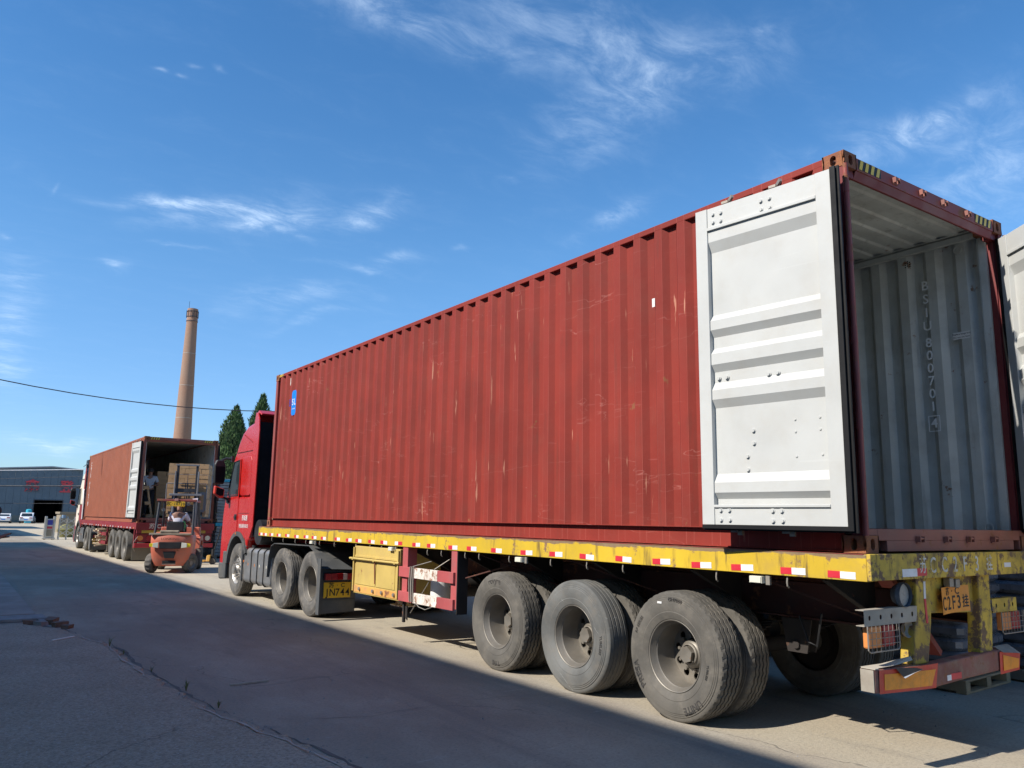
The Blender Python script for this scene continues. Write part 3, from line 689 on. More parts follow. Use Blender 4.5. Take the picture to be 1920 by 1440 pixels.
RIBS = [(2.58, 2.535, 2.43, 2.345), (1.825, 1.775, 1.70, 1.643), (1.553, 1.507, 1.420, 1.362), (1.277, 1.216, 1.141, 1.075), (.562, .495, .418, .37)]
def door_parts(th, hinge, udir, mirror, outer_mat, inner_mat, near=True):
    """door leaf 1.16 wide; u away from the hinge, v from the inner face to the outer face"""
    ux, uy = udir; v = (uy, -ux) if not mirror else (-uy, ux)
    M = Matrix(((ux, v[0], 0, hinge[0]), (uy, v[1], 0, hinge[1]), (0, 0, 1, 0), (0, 0, 0, 1)))
    Wd = 1.165; z0, z1 = .175, 2.715
    fr = MB(M)
    fr.box(0, .115, 0, .06, z0, z1); fr.box(1.055, Wd, .0, .06, z0, z1)
    fr.box(.115, 1.055, .008, .058, z1 - .17, z1); fr.box(.115, 1.055, .008, .058, z0, z0 + .13)
    fr.box(.115, 1.055, -.006, .008, z0 + .13, z0 + .15); fr.box(.115, 1.055, -.006, .008, z1 - .19, z1 - .165)
    d = th.part('door', fr, [inner_mat], bevel=.003 if near else 0)
    prof = [(z1 - .165, .046)]
    for a, b, c, e in RIBS: prof += [(a, .046), (b, .012), (c, .012), (e, .046)]
    prof += [(z0 + .135, .046)]
    pm = MB(M)
    n = len(prof)
    pm.add([(u, y, z) for z, y in prof for u in (.1152, 1.0548)], [(2 * i, 2 * i + 1, 2 * i + 3, 2 * i + 2) for i in range(n - 1)])
    pm.add([(u, y + .004, z) for z, y in prof for u in (.1152, 1.0548)], [(2 * i, 2 * i + 1, 2 * i + 3, 2 * i + 2) for i in range(n - 1)], 1)
    th.part('door_panel', pm, [inner_mat, outer_mat], d, fix=False)
    om = MB(M); om.box(-.002, Wd + .002, .0602, .068, z0 - .002, z0 + .2); om.box(-.002, Wd + .002, .0602, .068, z1 - .2, z1 + .002); om.box(-.002, .1, .0602, .068, z0 + .2, z1 - .2); om.box(1.06, Wd + .002, .0602, .068, z0 + .2, z1 - .2)
    om.box(.1, 1.06, .062, .066, z0 + .2, z1 - .2)
    th.part('outer_skin', om, [outer_mat], d)
    gm = MB(M)
    for v0, v1, o in ((-.004, .010, .040), (.020, .036, .058), (.046, .06, .046)):
        gm.box(-o, -.001, v0, v1, z0 - o * .7, z1 + o * .3); gm.box(-.001, Wd, v0, v1, z0 - o * .7, z0 - .001)
    gm.box(-.016, -.001, .012, .05, z0 - .012, z1)
    th.part('rubber_seal', gm, [RUBBER], d)
    # locking rods and their hooks on the outer side
    for u in (.50, .93):
        rm = MB(M); rm.cyl('z', z0 - .045, z1 + .05, .017, (u, .095, 0), 10)
        rm.box(u - .03, u + .03, .07, .12, z0 - .055, z0 - .03); rm.box(u - .06, u - .02, .085, .105, z0 - .075, z0 - .035)
        rm.box(u - .03, u + .03, .07, .12, z1 + .035, z1 + .055); rm.beam((u - .03, .095, z1 + .05), (u - .075, .07, z1 + .075), .02, .03)
        for zz in (.4, 1.2, 1.9, 2.45): rm.box(u - .035, u + .035, .066, .115, zz, zz + .05)
        th.part('locking_rod', rm, [STEEL], d)
    if near:
        bolts = [(1.0, 4.078), (.926, 4.072), (1.0, 4.01), (.928, 4.005), (.563, 4.061), (.49, 4.062), (.561, 3.991), (.488, 3.989), (1.006, 2.73), (.933, 2.73), (.57, 2.71), (.495, 2.711), (.718, 2.298), (.717, 2.203), (.774, 2.107), (.774, 2.007),
                 (.376, 2.354), (.186, 2.355), (.376, 2.266), (.186, 2.27), (.376, 2.088), (.179, 2.092), (1.0, 1.705), (.925, 1.705), (1.0, 1.633), (.922, 1.634), (.56, 1.701), (.488, 1.701), (.56, 1.629), (.483, 1.63)]
        for i, (u, z) in enumerate(bolts):
            z -= 1.4214; small = 16 <= i <= 21
            vv = .008 if (z < .32 or z > 2.5) else .046
            if i in (8, 9, 10, 11): vv = .040
            r_ = .007 if small else .013
            bb = MB(M); bb.cyl('y', vv - (.006 if small else .014), vv, r_, (u, 0, z), 8); bb.cyl('y', vv - .003, vv + .001, r_ * 1.5, (u, 0, z), 10)
            th.part('bolt', bb, [WHITE_IN], d)
    return d

def container(name, label, F, body, frame, doors, serial, near=True, group=None):
    th = Thing(name, label, 'container', F, (CW_ / 2, CL_ / 2, 0), group)
    W, L, H = CW_, CL_, CH_
    # side walls, roof, front
    for side in (0, 1):
        xo, xi = (.003, .049) if side == 0 else (W - .003, W - .049)
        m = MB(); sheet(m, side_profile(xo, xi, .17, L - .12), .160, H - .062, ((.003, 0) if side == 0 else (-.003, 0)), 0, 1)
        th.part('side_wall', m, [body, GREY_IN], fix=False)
        x0, x1 = (.0, .055) if side == 0 else (W - .055, W)
        r = MB(); r.box(x0 + .002, x1 - .002, .178, L - .178, H - .068, H - .012)
        rt = th.part('top_rail', r, [body], bevel=.006)
        if near or side == 0:
            r2 = MB(); r2.box(min(W - .10, x0 + .05) if side == 0 else W - .10, .10 if side == 0 else W - .05, .18, L - .18, H - .10, H - .05)
            th.part('inner_rail', r2, [GREY_IN], rt)
        b = MB()
        sg = 1 if side == 0 else -1; X = (lambda v: v) if side == 0 else (lambda v: W - v)
        b.box(*sorted((X(.000), X(.06))), .178, L - .178, .152, .160); b.box(*sorted((X(.045), X(.052))), .178, L - .178, .012, .152); b.box(*sorted((X(.012), X(.10))), .178, L - .178, .004, .012)
        br = th.part('bottom_rail', b, [body])
        for (y, z) in ((.0, 0), (L, 0), (0, H - .118), (L, H - .118)):
            th.part('corner_casting', casting_mesh(sg, 1 if y == 0 else -1), [RUST], loc=(X(0), y, z), parent=None)
        # posts
        p = MB(); p.box(*sorted((X(.004), X(.062))), .006, .105, .118, H - .118); p.box(*sorted((X(.062), X(.078))), .05, .105, .118, H - .118)
        rp_ = th.part('corner_post', p, [RED_DARK if near else frame], bevel=.004)
        j = MB(); j.box(*sorted((X(.006), X(.10))), .106, .168, .165, H - .10, 0); j.cyl('z', .17, H - .11, .012, (X(.085), .175, 0), 8)
        th.part('post_lining', j, [GREY_IN], rp_)
        p = MB(); p.box(*sorted((X(.004), X(.10))), L - .11, L - .004, .118, H - .118)
        th.part('corner_post', p, [frame], bevel=.01)
        # hinge tube up the rear corner
        hp = MB(); hp.cyl('z', .118, H - .118, .018, (X(-.012), -.012, 0), 12)
        for zz in (.30, .9, 1.5, 2.1, 2.62): hp.cyl('z', zz - .06, zz - .055, .023, (X(-.012), -.012, 0), 12); hp.cyl('z', zz + .055, zz + .06, .023, (X(-.012), -.012, 0), 12); hp.cyl('z', zz - .055, zz + .055, .0215, (X(-.012), -.012, 0), 12); hp.box(*sorted((X(-.015), X(.03))), -.012, .006, zz - .05, zz + .05)
        th.part('hinge_tube', hp, [frame])
    rf = MB(); pr = []; y = .12
    while y < L - .12:
        pr += [(y, H - .030), (y + .09, H - .030), (y + .105, H - .010), (y + .195, H - .010)]; y += .21
    rf.add([(x, yy, z) for yy, z in pr for x in (.055, W - .055)], [(2 * i, 2 * i + 1, 2 * i + 3, 2 * i + 2) for i in range(len(pr) - 1)], 0)
    rf.add([(x, yy, z - .003) for yy, z in pr for x in (.055, W - .055)], [(2 * i, 2 * i + 1, 2 * i + 3, 2 * i + 2) for i in range(len(pr) - 1)], 1)
    rf.box(.02, .12, .12, L - .06, H - .036, H - .032, 1); rf.box(W - .12, W - .02, .12, L - .06, H - .036, H - .032, 1)
    th.part('roof', rf, [body, GREY_IN], fix=False)
    fw = MB(); pr = []; x = .10
    while x < W - .15:
        pr += [(x, L - .02), (x + .09, L - .02), (x + .12, L - .06), (x + .21, L - .06)]; x += .24
    pr.append((W - .10, L - .06))
    fw.add([(a, b, z) for a, b in pr for z in (.15, H - .06)], [(2 * i, 2 * i + 1, 2 * i + 3, 2 * i + 2) for i in range(len(pr) - 1)], 0)
    fw.add([(a, b - .003, z) for a, b in pr for z in (.15, H - .06)], [(2 * i, 2 * i + 1, 2 * i + 3, 2 * i + 2) for i in range(len(pr) - 1)], 1)
    fw.box(.10, W - .10, L - .05, L - .004, H - .10, H - .012, 0); fw.box(.10, W - .10, L - .05, L - .004, .01, .15, 0)
    th.part('front_wall', fw, [body, GREY_IN], fix=False)
    fl = MB()
    for k in range(8): fl.box(.06 + k * .29, .06 + k * .29 + .286, .13, L - .06, .125, .152)
    th.part('floor', fl, [WOODOLD])
    # rear header and sill
    h = MB(); h.prism([(.012, H - .118), (.012, H - .012), (.10, H - .012), (.10, H - .06), (.055, H - .178), (.035, H - .178)], 'x', .162, W - .162)
    h.box(.062, .162, .03, .10, H - .178, H - .118); h.box(W - .162, W - .062, .03, .10, H - .178, H - .118)
    hd = th.part('door_header', h, [RED_DARK if near else frame], bevel=.004)
    hf = MB(); hf.box(.163, W - .163, .004, .0118, H - .115, H - .02); th.part('header_face', hf, [frame], hd)
    s_ = MB(); s_.box(.162, W - .162, .008, .11, .085, .165)
    s_.box(.162, .175, .008, .11, .01, .085); s_.box(.275, W - .275, .008, .11, .01, .085); s_.box(W - .175, W - .162, .008, .11, .01, .085)
    s_.box(.03, .162, .008, .11, .118, .165); s_.box(W - .162, W - .03, .008, .11, .118, .165)
    sl = th.part('door_sill', s_, [SILL], bevel=.004)
    pk = MB(); pk.box(.176, .274, .06, .07, .012, .084); pk.box(W - .274, W - .176, .06, .07, .012, .084); th.part('sill_pocket', pk, [DARKIN], sl)
    for x in (.66, 1.05, 1.39, 1.78):
        for z in (H - .065, .095):
            k = MB(); k.box(x - .012, x - .002, -.028, .006, z - .022, z + .02); k.box(x + .045, x + .055, -.028, .006, z - .022, z + .02); k.cyl('x', x - .002, x + .045, .008, (0, -.018, z + .005), 8)
            k.box(x - .012, x + .055, -.004, .008, z - .03, z - .022)
            th.part('cam_keeper', k, [SILL], hd if z > 1 else sl)
    # hazard strips
    for x in (.19, W - .19 - .30):
        k = MB(); hazard(k, (x, .0025, H - .10), (1, 0, 0), (0, 0, 1), .30, .075, 4 if near else 4); th.part('hazard_strip', k, [INK, paint('hazard yellow', (.85, .55, .05), .45, dirt=.2, var=.05, bmp=0)], hd, fix=False)
    k = MB(); hazard(k, (.0015, L - .19, H - .062), (0, -1, 0), (0, 0, 1), .22, .045, 3); th.part('hazard_strip', k, [INK, MATS['hazard yellow']], fix=False)
    for i, d in enumerate(doors):
        door_parts(th, d[0], d[1], d[2], body, WHITE_IN, near)
    return th

zc = 1.4214
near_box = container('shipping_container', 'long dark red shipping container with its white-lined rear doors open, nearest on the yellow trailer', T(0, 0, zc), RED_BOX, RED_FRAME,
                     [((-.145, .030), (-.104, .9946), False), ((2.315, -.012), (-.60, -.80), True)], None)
W, L, H = CW_, CL_, CH_
# interior lettering on the right wall (reads top to bottom), seen from the left
xw = W - .0515; y_c = .70; zz = 2.46
FADED = paint('faded white stencil', (.80, .82, .82), .7, dirt=.3, dirtcol=(.55, .57, .57), var=.05, scale=4, bmp=0)
items = []
for ch in "BSIU": items.append((ch, .125, (xw, y_c, zz), (0, -1, 0), (0, 0, 1), 1.0, .012, .0012)); zz -= .132
zz -= .03
for ch in "800701": items.append((ch, .125, (xw, y_c, zz), (0, -1, 0), (0, 0, 1), 1.0, .012, .0012)); zz -= .122
zz -= .035
items.append(("4", .125, (xw, y_c, zz), (0, -1, 0), (0, 0, 1), 1.0, .012, .0012))
chars(near_box, 'serial_character', items, [FADED])
tm = MB()
for (a, b, c, d) in ((-.055, .055, -.075, -.068), (-.055, .055, .068, .075), (-.055, -.048, -.068, .068), (.048, .055, -.068, .068)):
    tm.box(xw - .0015, xw + .0012, y_c + a, y_c + b, zz + c, zz + d)
near_box.part('check_digit_frame', tm, [FADED])
stk = MB(); stk.box(W - .0532, W - .0508, .32, .47, 1.89, 1.955, 0)
stk.text("Replace hinge bolt", .022, (W - .0536, .395, 1.937), (0, -1, 0), (0, 0, 1), .0006, 1); stk.text("Do not use bent", .022, (W - .0536, .395, 1.908), (0, -1, 0), (0, 0, 1), .0006, 1)
near_box.part('inside_sticker', stk, [WHITEP, INK], fix=False)
v_ = MB()
for a in range(3):
    for b in range(3): v_.cyl('x', W - .053, W - .049, .007, (0, .83 + a * .022, 2.69 + b * .022 + (a % 2) * .011), 8)
near_box.part('vent_holes', v_, [DARKIN], fix=False)
for (y, z, s_) in ((.36, H - .17, 1), (.28, .185, -1)):
    ring = MB(); ring.tube([(W - .075, y + .035 * cos(t), z + .035 * sin(t)) for t in [2 * pi * k / 12 for k in range(13)]], .006, 6)
    near_box.part('lashing_ring', ring, [GREY_IN])
# blue and white owner's logo near the front top
lg = MB()
lg.prism([(a, b) for a, b in [(L - 1.16, 2.06), (L - 1.12, 2.02), (L - .98, 2.02), (L - .94, 2.06), (L - .94, 2.44), (L - .98, 2.48), (L - 1.12, 2.48), (L - 1.16, 2.44)]], 'x', .0005, .0028, 0)
lg.text("S", .17, (-.0005, L - 1.0, 2.26), (0, -1, 0), (0, 0, 1), .001, 1); lg.text("L", .17, (-.0005, L - 1.105, 2.26), (0, -1, 0), (0, 0, 1), .001, 1)
lg.text("intermodal", .035, (-.0005, L - 1.05, 2.14), (0, -1, 0), (0, 0, 1), .001, 1)
lg.text("B", .19, (.0010, L - .86, 2.26), (0, -1, 0), (0, 0, 1), .001, 2)
near_box.part('owner_logo', lg, [BLUE, WHITEP, NAVY], fix=False)
w_ = MB(); w_.box(.0, .003, 1.93, 1.965, 3.54 - zc, 3.62 - zc); near_box.part('side_label', w_, [WHITEP])
w_ = MB(); w_.box(.0, .003, L - .84, L - .81, 2.60, 2.74); near_box.part('side_label', w_, [WORNWHITE])

box2 = container('shipping_container', 'brown-orange shipping container on the crimson trailer in the distance, being loaded with cartons', T(.33, 26.2, 1.33), BOX2, FRAME2,
                 [((-.10, .02), (-.06, .998), False), ((CW_ + .05, -.02), (.06, .998), True)], None, near=False)
zz = 2.46; items = []
for ch in "CAIU 46147": 
    if ch != ' ': items.append((ch, .22, (.0025, L - .80, zz), (0, -1, 0), (0, 0, 1), 1.1, .02))
    zz -= .17
items.append(("9", .27, (.0025, L - .80, zz - .06), (0, -1, 0), (0, 0, 1), 1.1, .03))
chars(box2, 'serial_character', items, [WHITEP])

# ================================================================== wheels
ZIG = [0, 1, 0, -1]
def tyre_mesh(name, mat, tread=True, n=176, slick=False):
    side = [(-.100, .288), (-.118, .296), (-.130, .325), (-.1375, .352), (-.1355, .357), (-.1395, .375), (-.1412, .400), (-.1415, .425), (-.1395, .448), (-.1350, .453), (-.1350, .462), (-.1300, .467), (-.1300, .478), (-.1235, .483), (-.1225, .500), (-.116, .512)]
    pts = [(a, r, 0) for a, r in side]
    tr = [(-.108, .519, 1)]
    if tread:
        for gx in (-.068, -.023, .023, .068):
            dr = .004 if slick else .018
            tr += [(gx - .0085, .5245, 2), (gx - .0065, .5245 - dr, 2), (gx + .0065, .5245 - dr, 2), (gx + .0085, .5245, 2)]
    tr += [(.108, .519, 1)]
    pts = pts + tr + [(-a, r, 0) for a, r in reversed(side)]
    def rf(j, k, a, r):
        kind = pts[j][2]
        if kind == 2 and not slick: a += .0065 * ZIG[k % 4]
        if kind == 1 and not slick and k % 4 == 0: r -= .009; a *= .965
        return a, r
    mb = MB(); mb.lathe([(p[0], p[1]) for p in pts], 'x', (0, 0, 0), n, 0, rf)
    return mb.mesh(name, [mat], sharp=28)
def sector_disc(mb, x, r0, r1, rh, hr, nh, mi=0, dx=.0, th=.012):
    """annulus with nh round holes at radius rh"""
    for k in range(nh):
        t0, t1 = 2 * pi * k / nh, 2 * pi * (k + 1) / nh; tm_ = (t0 + t1) / 2; m = 16
        hp = [(rh * cos(tm_) + hr * cos(q), rh * sin(tm_) + hr * sin(q)) for q in [tm_ + 2 * pi * i / m for i in range(m)]]
        out = []
        for i in range(m):
            q = 2 * pi * i / m; dr, dt = cos(q), sin(q)
            s_ = 1 / max(abs(dr), abs(dt)); rr = (r0 + r1) / 2 + dr * s_ * (r1 - r0) / 2; tt = tm_ + dt * s_ * (t1 - t0) / 2
            out.append((rr * cos(tt), rr * sin(tt)))
        P = lambda p, d: (x + d + dx * (math.hypot(*p) - r0) / (r1 - r0), p[1], p[0])
        vs = [P(p, 0) for p in hp] + [P(p, 0) for p in out] + [P(p, th) for p in hp]
        mb.add(vs, [f for i in range(m) for f in ((i, (i + 1) % m, m + (i + 1) % m, m + i), (i, 2 * m + i, 2 * m + (i + 1) % m, (i + 1) % m))], mi)
def rim_deep():
    mb = MB(); mb.lathe([(-.108, .284), (-.116, .291), (-.119, .288), (-.115, .281), (-.098, .277), (-.085, .268), (-.060, .264), (-.050, .255), (.060, .252), (.085, .247), (.112, .243), (.130, .236)], 'x', (0, 0, 0), 64)
    sector_disc(mb, .127, .125, .238, .186, .031, 10, 0, dx=.004)
    for k in range(10):
        t = 2 * pi * k / 10; mb.cyl('x', .097, .127, .0145, (0, .147 * sin(t + .31), .147 * cos(t + .31)), 6)
    return mb.mesh('rim', [RIM], fix=True)
def rim_front():
    mb = MB(); mb.lathe([(-.108, .284), (-.116, .291), (-.119, .288), (-.115, .281), (-.098, .272), (-.085, .262), (-.07, .255), (-.06, .25), (-.075, .235), (-.088, .225)], 'x', (0, 0, 0), 56)
    sector_disc(mb, -.108, .118, .226, .192, .020, 10, 0, dx=.020)
    mb.cyl('x', -.185, -.10, .088, n=24); mb.lathe([(-.108, .119), (-.13, .100), (-.14, .088)], 'x', n=32)
    for k in range(10):
        t = 2 * pi * k / 10; mb.cyl('x', -.150, -.105, .016, (0, .150 * sin(t), .150 * cos(t)), 6)
    return mb.mesh('rim', [RIM_BRIGHT], fix=True)
def hub_mesh(mat, out=.020):
    mb = MB(); mb.lathe([(.17, .118), (.105, .118), (.085, .108), (.075, .092), (out + .04, .088), (out + .035, .075)], 'x', (0, 0, 0), 32)
    mb.cyl('x', out, out + .045, .072, n=6); mb.disc('x', .17, .118, n=32)
    return mb.mesh('wheel', [mat], fix=True)
def arc_text(mb, body, r, size, centre_deg, x=-.1425, mi=0):
    vs, fs = text_geo(body, 'CENTER', .01); out = []
    for v in vs:
        t = rad(centre_deg) + v[0] * size / r; rr = r + v[1] * size
        out.append((x + .0 + v[2] * .08, -rr * sin(t), rr * cos(t)))
    mb.add(out, fs, mi)
TY = tyre_mesh('tyre', TYRE); TYW = tyre_mesh('tyre', TYRE_W, slick=True, n=96); TYF = tyre_mesh('tyre', TYRE_FAR, tread=False, n=40)
RD, RF = rim_deep(), rim_front(); HUB = hub_mesh(RIM); HUBD = hub_mesh(RIM, .04)
inner_closure = MB(); inner_closure.disc('x', .05, .29, n=32)
CLOSE = inner_closure.mesh('rim', [UNDER], fix=False)

def wheel(th, x, y, z, side=1, kind='deep', tyre=None, letters=None, hub=None, spin=0, label=None):
    rot = (spin, 0, 0) if side == 1 else (spin, 0, pi)
    w = th.part('wheel', hub or HUB, [STEEL], loc=(x, y, z), rot=rot, label=label)
    th.part('tyre', tyre or TY, [TYRE], w)
    th.part('rim', {'deep': RD, 'front': RF, 'plain': CLOSE}[kind], [RIM], w)
    if letters:
        for (s_, r_, sz, dg) in letters:
            mb = MB(); arc_text(mb, s_, r_, sz, dg); th.part('sidewall_lettering', mb, [LETTER], w, fix=False)
    return w

def leaf_pack(mb, x, y, z):
    for k in range(7):
        l = .55 - k * .055
        for s_ in (-1, 1): mb.beam((x, y, z + k * -.013 - .0), (x, y + s_ * l, z - k * .013 + .10 * (l / .55) ** 2), .08, .011)

# ================================================================== near trailer (yellow)
tr = Thing('semi_trailer', 'worn yellow flatbed semi-trailer with rust streaks carrying the near red container', 'trailer', T(0, 0, 0), (1.22, 6.2, 0))
ZT = 1.4194
sr = MB(); sr.box(-.04, .03, -.02, 12.52, 1.238, ZT - .006); sr.box(-.035, .12, -.0, 12.5, 1.238, 1.246)
rail = tr.part('side_rail', sr, [YELLOW], bevel=.006)
ts = MB(); ts.box(-.043, .034, .0, 6.05, ZT - .006, ZT - .0025); ts.box(-.043, .034, 6.45, 12.5, ZT - .006, ZT - .0025)
tr.part('rail_top_edge', ts, [RED_FRAME], rail)
sr = MB(); sr.box(2.42, 2.49, -.02, 12.52, 1.238, ZT - .006)
rail_r = tr.part('side_rail', sr, [YELLOW_W], bevel=.006)
rb = MB(); rb.box(-.038, 2.488, -.050, -.0205, 1.245, ZT + .0); rb.box(-.03, 2.48, -.02, .20, ZT - .012, ZT - .004)
rbeam = tr.part('rear_beam', rb, [YELLOW_W], bevel=.008, label='battered yellow rear beam with a stencilled number')
chars(tr, 'stencil_character', [(ch, .155 if ch not in "苏挂" else .125, (x, -.0515, 1.330), (1, 0, 0), (0, 0, 1), .8, .008, .0012) for ch, x in zip("苏CC2F3挂", (.615, .75, .91, 1.065, 1.21, 1.39, 1.59))], [STENCIL], rbeam)
fb = MB(); fb.box(.035, 2.415, 12.42, 12.5, 1.24, 1.40); tr.part('front_beam', fb, [YELLOW])
# deck sheet and structure below it
dk = MB(); dk.box(.035, 2.415, .205, 12.41, 1.395, 1.408)
tr.part('deck', dk, [UNDER_RED])
for x in (.74, 1.70):
    b = MB(); b.box(x - .07, x + .07, .15, 8.9, 1.13, 1.145); b.box(x - .07, x + .07, .15, 8.9, .86, .875); b.box(x - .006, x + .006, .15, 8.9, .875, 1.13); b.box(x - .07, x + .07, 8.9, 12.3, 1.15, 1.165); b.box(x - .006, x + .006, 8.9, 12.3, 1.165, 1.27)
    tr.part('main_beam', b, [UNDER_RED], bevel=0)
y = .5
while y < 12.3:
    b = MB(); b.box(.035, 2.415, y - .03, y + .03, 1.27, 1.394); tr.part('cross_member', b, [UNDER_RED]); y += .62
y = .35; i = 0
while y < 9:
    for s_ in (0, 1):
        X = (lambda v: v) if s_ == 0 else (lambda v: 2.45 - v)
        b = MB(); b.prism([(X(.03), 1.262), (X(.03), 1.225), (X(.66), .93), (X(.66), 1.0), (X(.66), 1.262)], 'y', y, y + .008); b.beam((X(.04), y, 1.225), (X(.66), y, .93), .05, .012)
        tr.part('gusset', b, [UNDER])
    y += 1.24
for (a, b_) in (((.03, 4.9, 1.23), (.60, 3.9, .88)), ((.03, 3.2, 1.23), (.62, 2.55, .95)), ((.03, 1.0, 1.23), (.6, .35, .92)), ((.02, 5.4, .86), (.5, 4.2, 1.22))):
    b = MB(); b.beam(a, b_, .045, .012); tr.part('diagonal_brace', b, [UNDER_RED])
# axles, springs, hangers
AX = [1.7747, 3.0819, 4.389]
for y in AX:
    b = MB(); b.cyl('x', .30, 2.14, .068, (0, y, .525), 16); b.box(.62, .74, y - .09, y + .09, .47, .66); b.box(1.70, 1.82, y - .09, y + .09, .47, .66)
    b.cyl('x', .43, .56, .20, (0, y, .525), 24); b.cyl('x', 1.88, 2.01, .20, (0, y, .525), 24); b.cyl('y', y + .12, y + .32, .085, (.9, 0, .62), 16); b.cyl('y', y + .12, y + .32, .085, (1.5, 0, .62), 16)
    tr.part('axle', b, [UNDER])
    for x in (.68, 1.76):
        b = MB(); leaf_pack(b, x, y, .72); tr.part('leaf_spring', b, [UNDER])
for y in (1.02, 2.43, 3.735, 5.04):
    for x in (.68, 1.76):
        b = MB(); b.prism([(y - .14, .86), (y + .14, .86), (y + .09, .60), (y - .09, .60)], 'x', x - .06, x - .048); b.prism([(y - .14, .86), (y + .14, .86), (y + .09, .60), (y - .09, .60)], 'x', x + .048, x + .06); b.cyl('x', x - .08, x + .08, .03, (0, y, .66), 12)
        tr.part('spring_hanger', b, [UNDER])
lets = [[('PRESA', .432, .085, 232), ('UNITE', .43, .075, 138), ('GH1000', .455, .045, -6), ('RP SERIES', .44, .04, -72), ('TUBELESS', .385, .028, 90)],
        [('TUBELESS', .42, .04, 60)],
        [('rovyre', .430, .09, -62), ('TYRE', .43, .06, 120)]]
for i, y in enumerate(AX):
    wheel(tr, .1215, y, .516, 1, 'deep', TYW if i == 1 else TY, lets[i], spin=.4 * i + .2, label=['rearmost left outer wheel with raised lettering', 'middle left outer wheel with a pale worn slick tyre', 'foremost left outer wheel'][i])
    wheel(tr, .462, y, .516, 1, 'plain', TY, None, spin=.1)
    wheel(tr, 2.455 - .1215, y, .525, -1, 'deep', TY, None, spin=.7)
    wheel(tr, 2.455 - .455, y, .525, -1, 'plain', TY, None, spin=.3)
w_ = MB(); w_.box(-.024, -.0205, 1.88, 1.93, .928, .945); tr.part('balance_tag', w_, [WHITEP])
# reflective tape along the left rail
tape_y = [.179, .57, 1.023, 1.423, 1.868, 2.343, 2.843, 3.324, 3.819, 4.366, 4.881, 5.31, 5.825, 6.214, 6.703, 7.148, 7.538, 7.985, 8.327, 8.75, 9.3, 9.7, 10.05, 10.5, 10.95, 11.4, 11.8, 12.15, 12.4]
def tape(flip, tw=.095):
    b = MB(); a = 1 if not flip else 0
    b.box(-.0012, .0012, 0, tw, 0, .047, a); b.box(-.0012, .0012, -.115, 0, 0, .047, 1 - a); return b.mesh('reflective_tape', [TAPE_W, TAPE_R])
TP, TPF = tape(False), tape(True)
for i, y in enumerate(tape_y):
    tr.part('reflective_tape', TPF if i in (14,) else TP, [TAPE_W], rail, loc=(-.0415, y + random.uniform(-.01, .01), 1.252 + random.uniform(-.003, .004)), rot=(random.uniform(-.035, .035), 0, 0))
b = MB(); b.box(.34, .53, -.0525, -.0503, 1.262, 1.315, 0); b.box(.53, .66, -.0525, -.0503, 1.264, 1.317, 1); b.box(1.83, 1.94, -.0525, -.0503, 1.30, 1.335, 0)
tr.part('reflective_tape', b, [TAPE_W, TAPE_R], rbeam)
hk = MB(); hk.tube([(0, 0, 0), (-.008, 0, -.05), (-.004, 0, -.075), (.012, 0, -.085)], .007, 6); HOOK = hk.mesh('rope_hook', [STEEL])
for y in (.62, 1.28, 2.36, 2.86, 3.42, 4.15, 4.75, 5.05, 5.6, 5.95, 6.50, 7.25, 7.62, 8.1, 8.9, 9.5, 10.1, 10.6, 11.2, 11.8): tr.part('rope_hook', HOOK, [STEEL], rail, loc=(-.012, y, 1.24))
lm = MB(); lm.box(-.035, .02, -.055, .055, -.05, .0, 0); lm.box(-.043, -.035, -.05, .05, -.046, -.004, 0); lm.box(.0, .02, -.10, -.065, -.06, .005, 1)
LAMP = lm.mesh('side_lamp', [LENS_W, STEEL])
for y in (.865, 3.915, 6.887, 9.75): tr.part('side_lamp', LAMP, [LENS_W], loc=(-.03, y, 1.222))
# yellow tool box between tractor and side guard
tb = MB(); tb.box(-.03, .60, 6.66, 8.10, .53, 1.20)
box = tr.part('tool_box', tb, [YELLOW_BOX], bevel=.008)
p = MB(); p.box(-.038, -.0302, 6.78, 7.35, .66, .985); q = MB(); q.box(-.038, -.0302, 7.37, 8.02, .66, .985)
tr.part('box_door', p, [YELLOW_BOX], box, bevel=.004); tr.part('box_door', q, [YELLOW_BOX], box, bevel=.004)
p = MB(); p.box(-.042, -.030, 6.70, 8.07, 1.04, 1.07); p.box(-.055, -.03, 6.665, 6.70, .56, 1.18); p.box(-.055, -.03, 8.065, 8.098, .56, 1.18); tr.part('box_frame', p, [YELLOW_BOX], box, bevel=.003)
p = MB(); p.box(-.036, -.0302, 6.70, 8.06, .55, .64); tr.part('kick_strip', p, [paint('orange worn strip', (.66, .33, .08), .7, dirt=.7, rust=.3)], box)
p = MB(); p.cyl('y', 6.60, 8.17, .017, (-.07, 0, 1.02), 10)
for y in (6.72, 7.36, 8.06): p.box(-.085, -.05, y - .02, y + .02, 1.0, 1.04)
tr.part('locking_bar', p, [YELLOW_BOX], box)
p = MB(); p.beam((-.06, 7.36, 1.0), (-.045, 7.36, .70), .012, .018); tr.part('bar_handle', p, [RUST], box)
for y in (6.78, 7.14, 7.42, 7.86):
    p = MB(); p.cyl('x', -.06, -.036, .024, (0, y, .60), 8); tr.part('door_clasp', p, [STEEL], box)
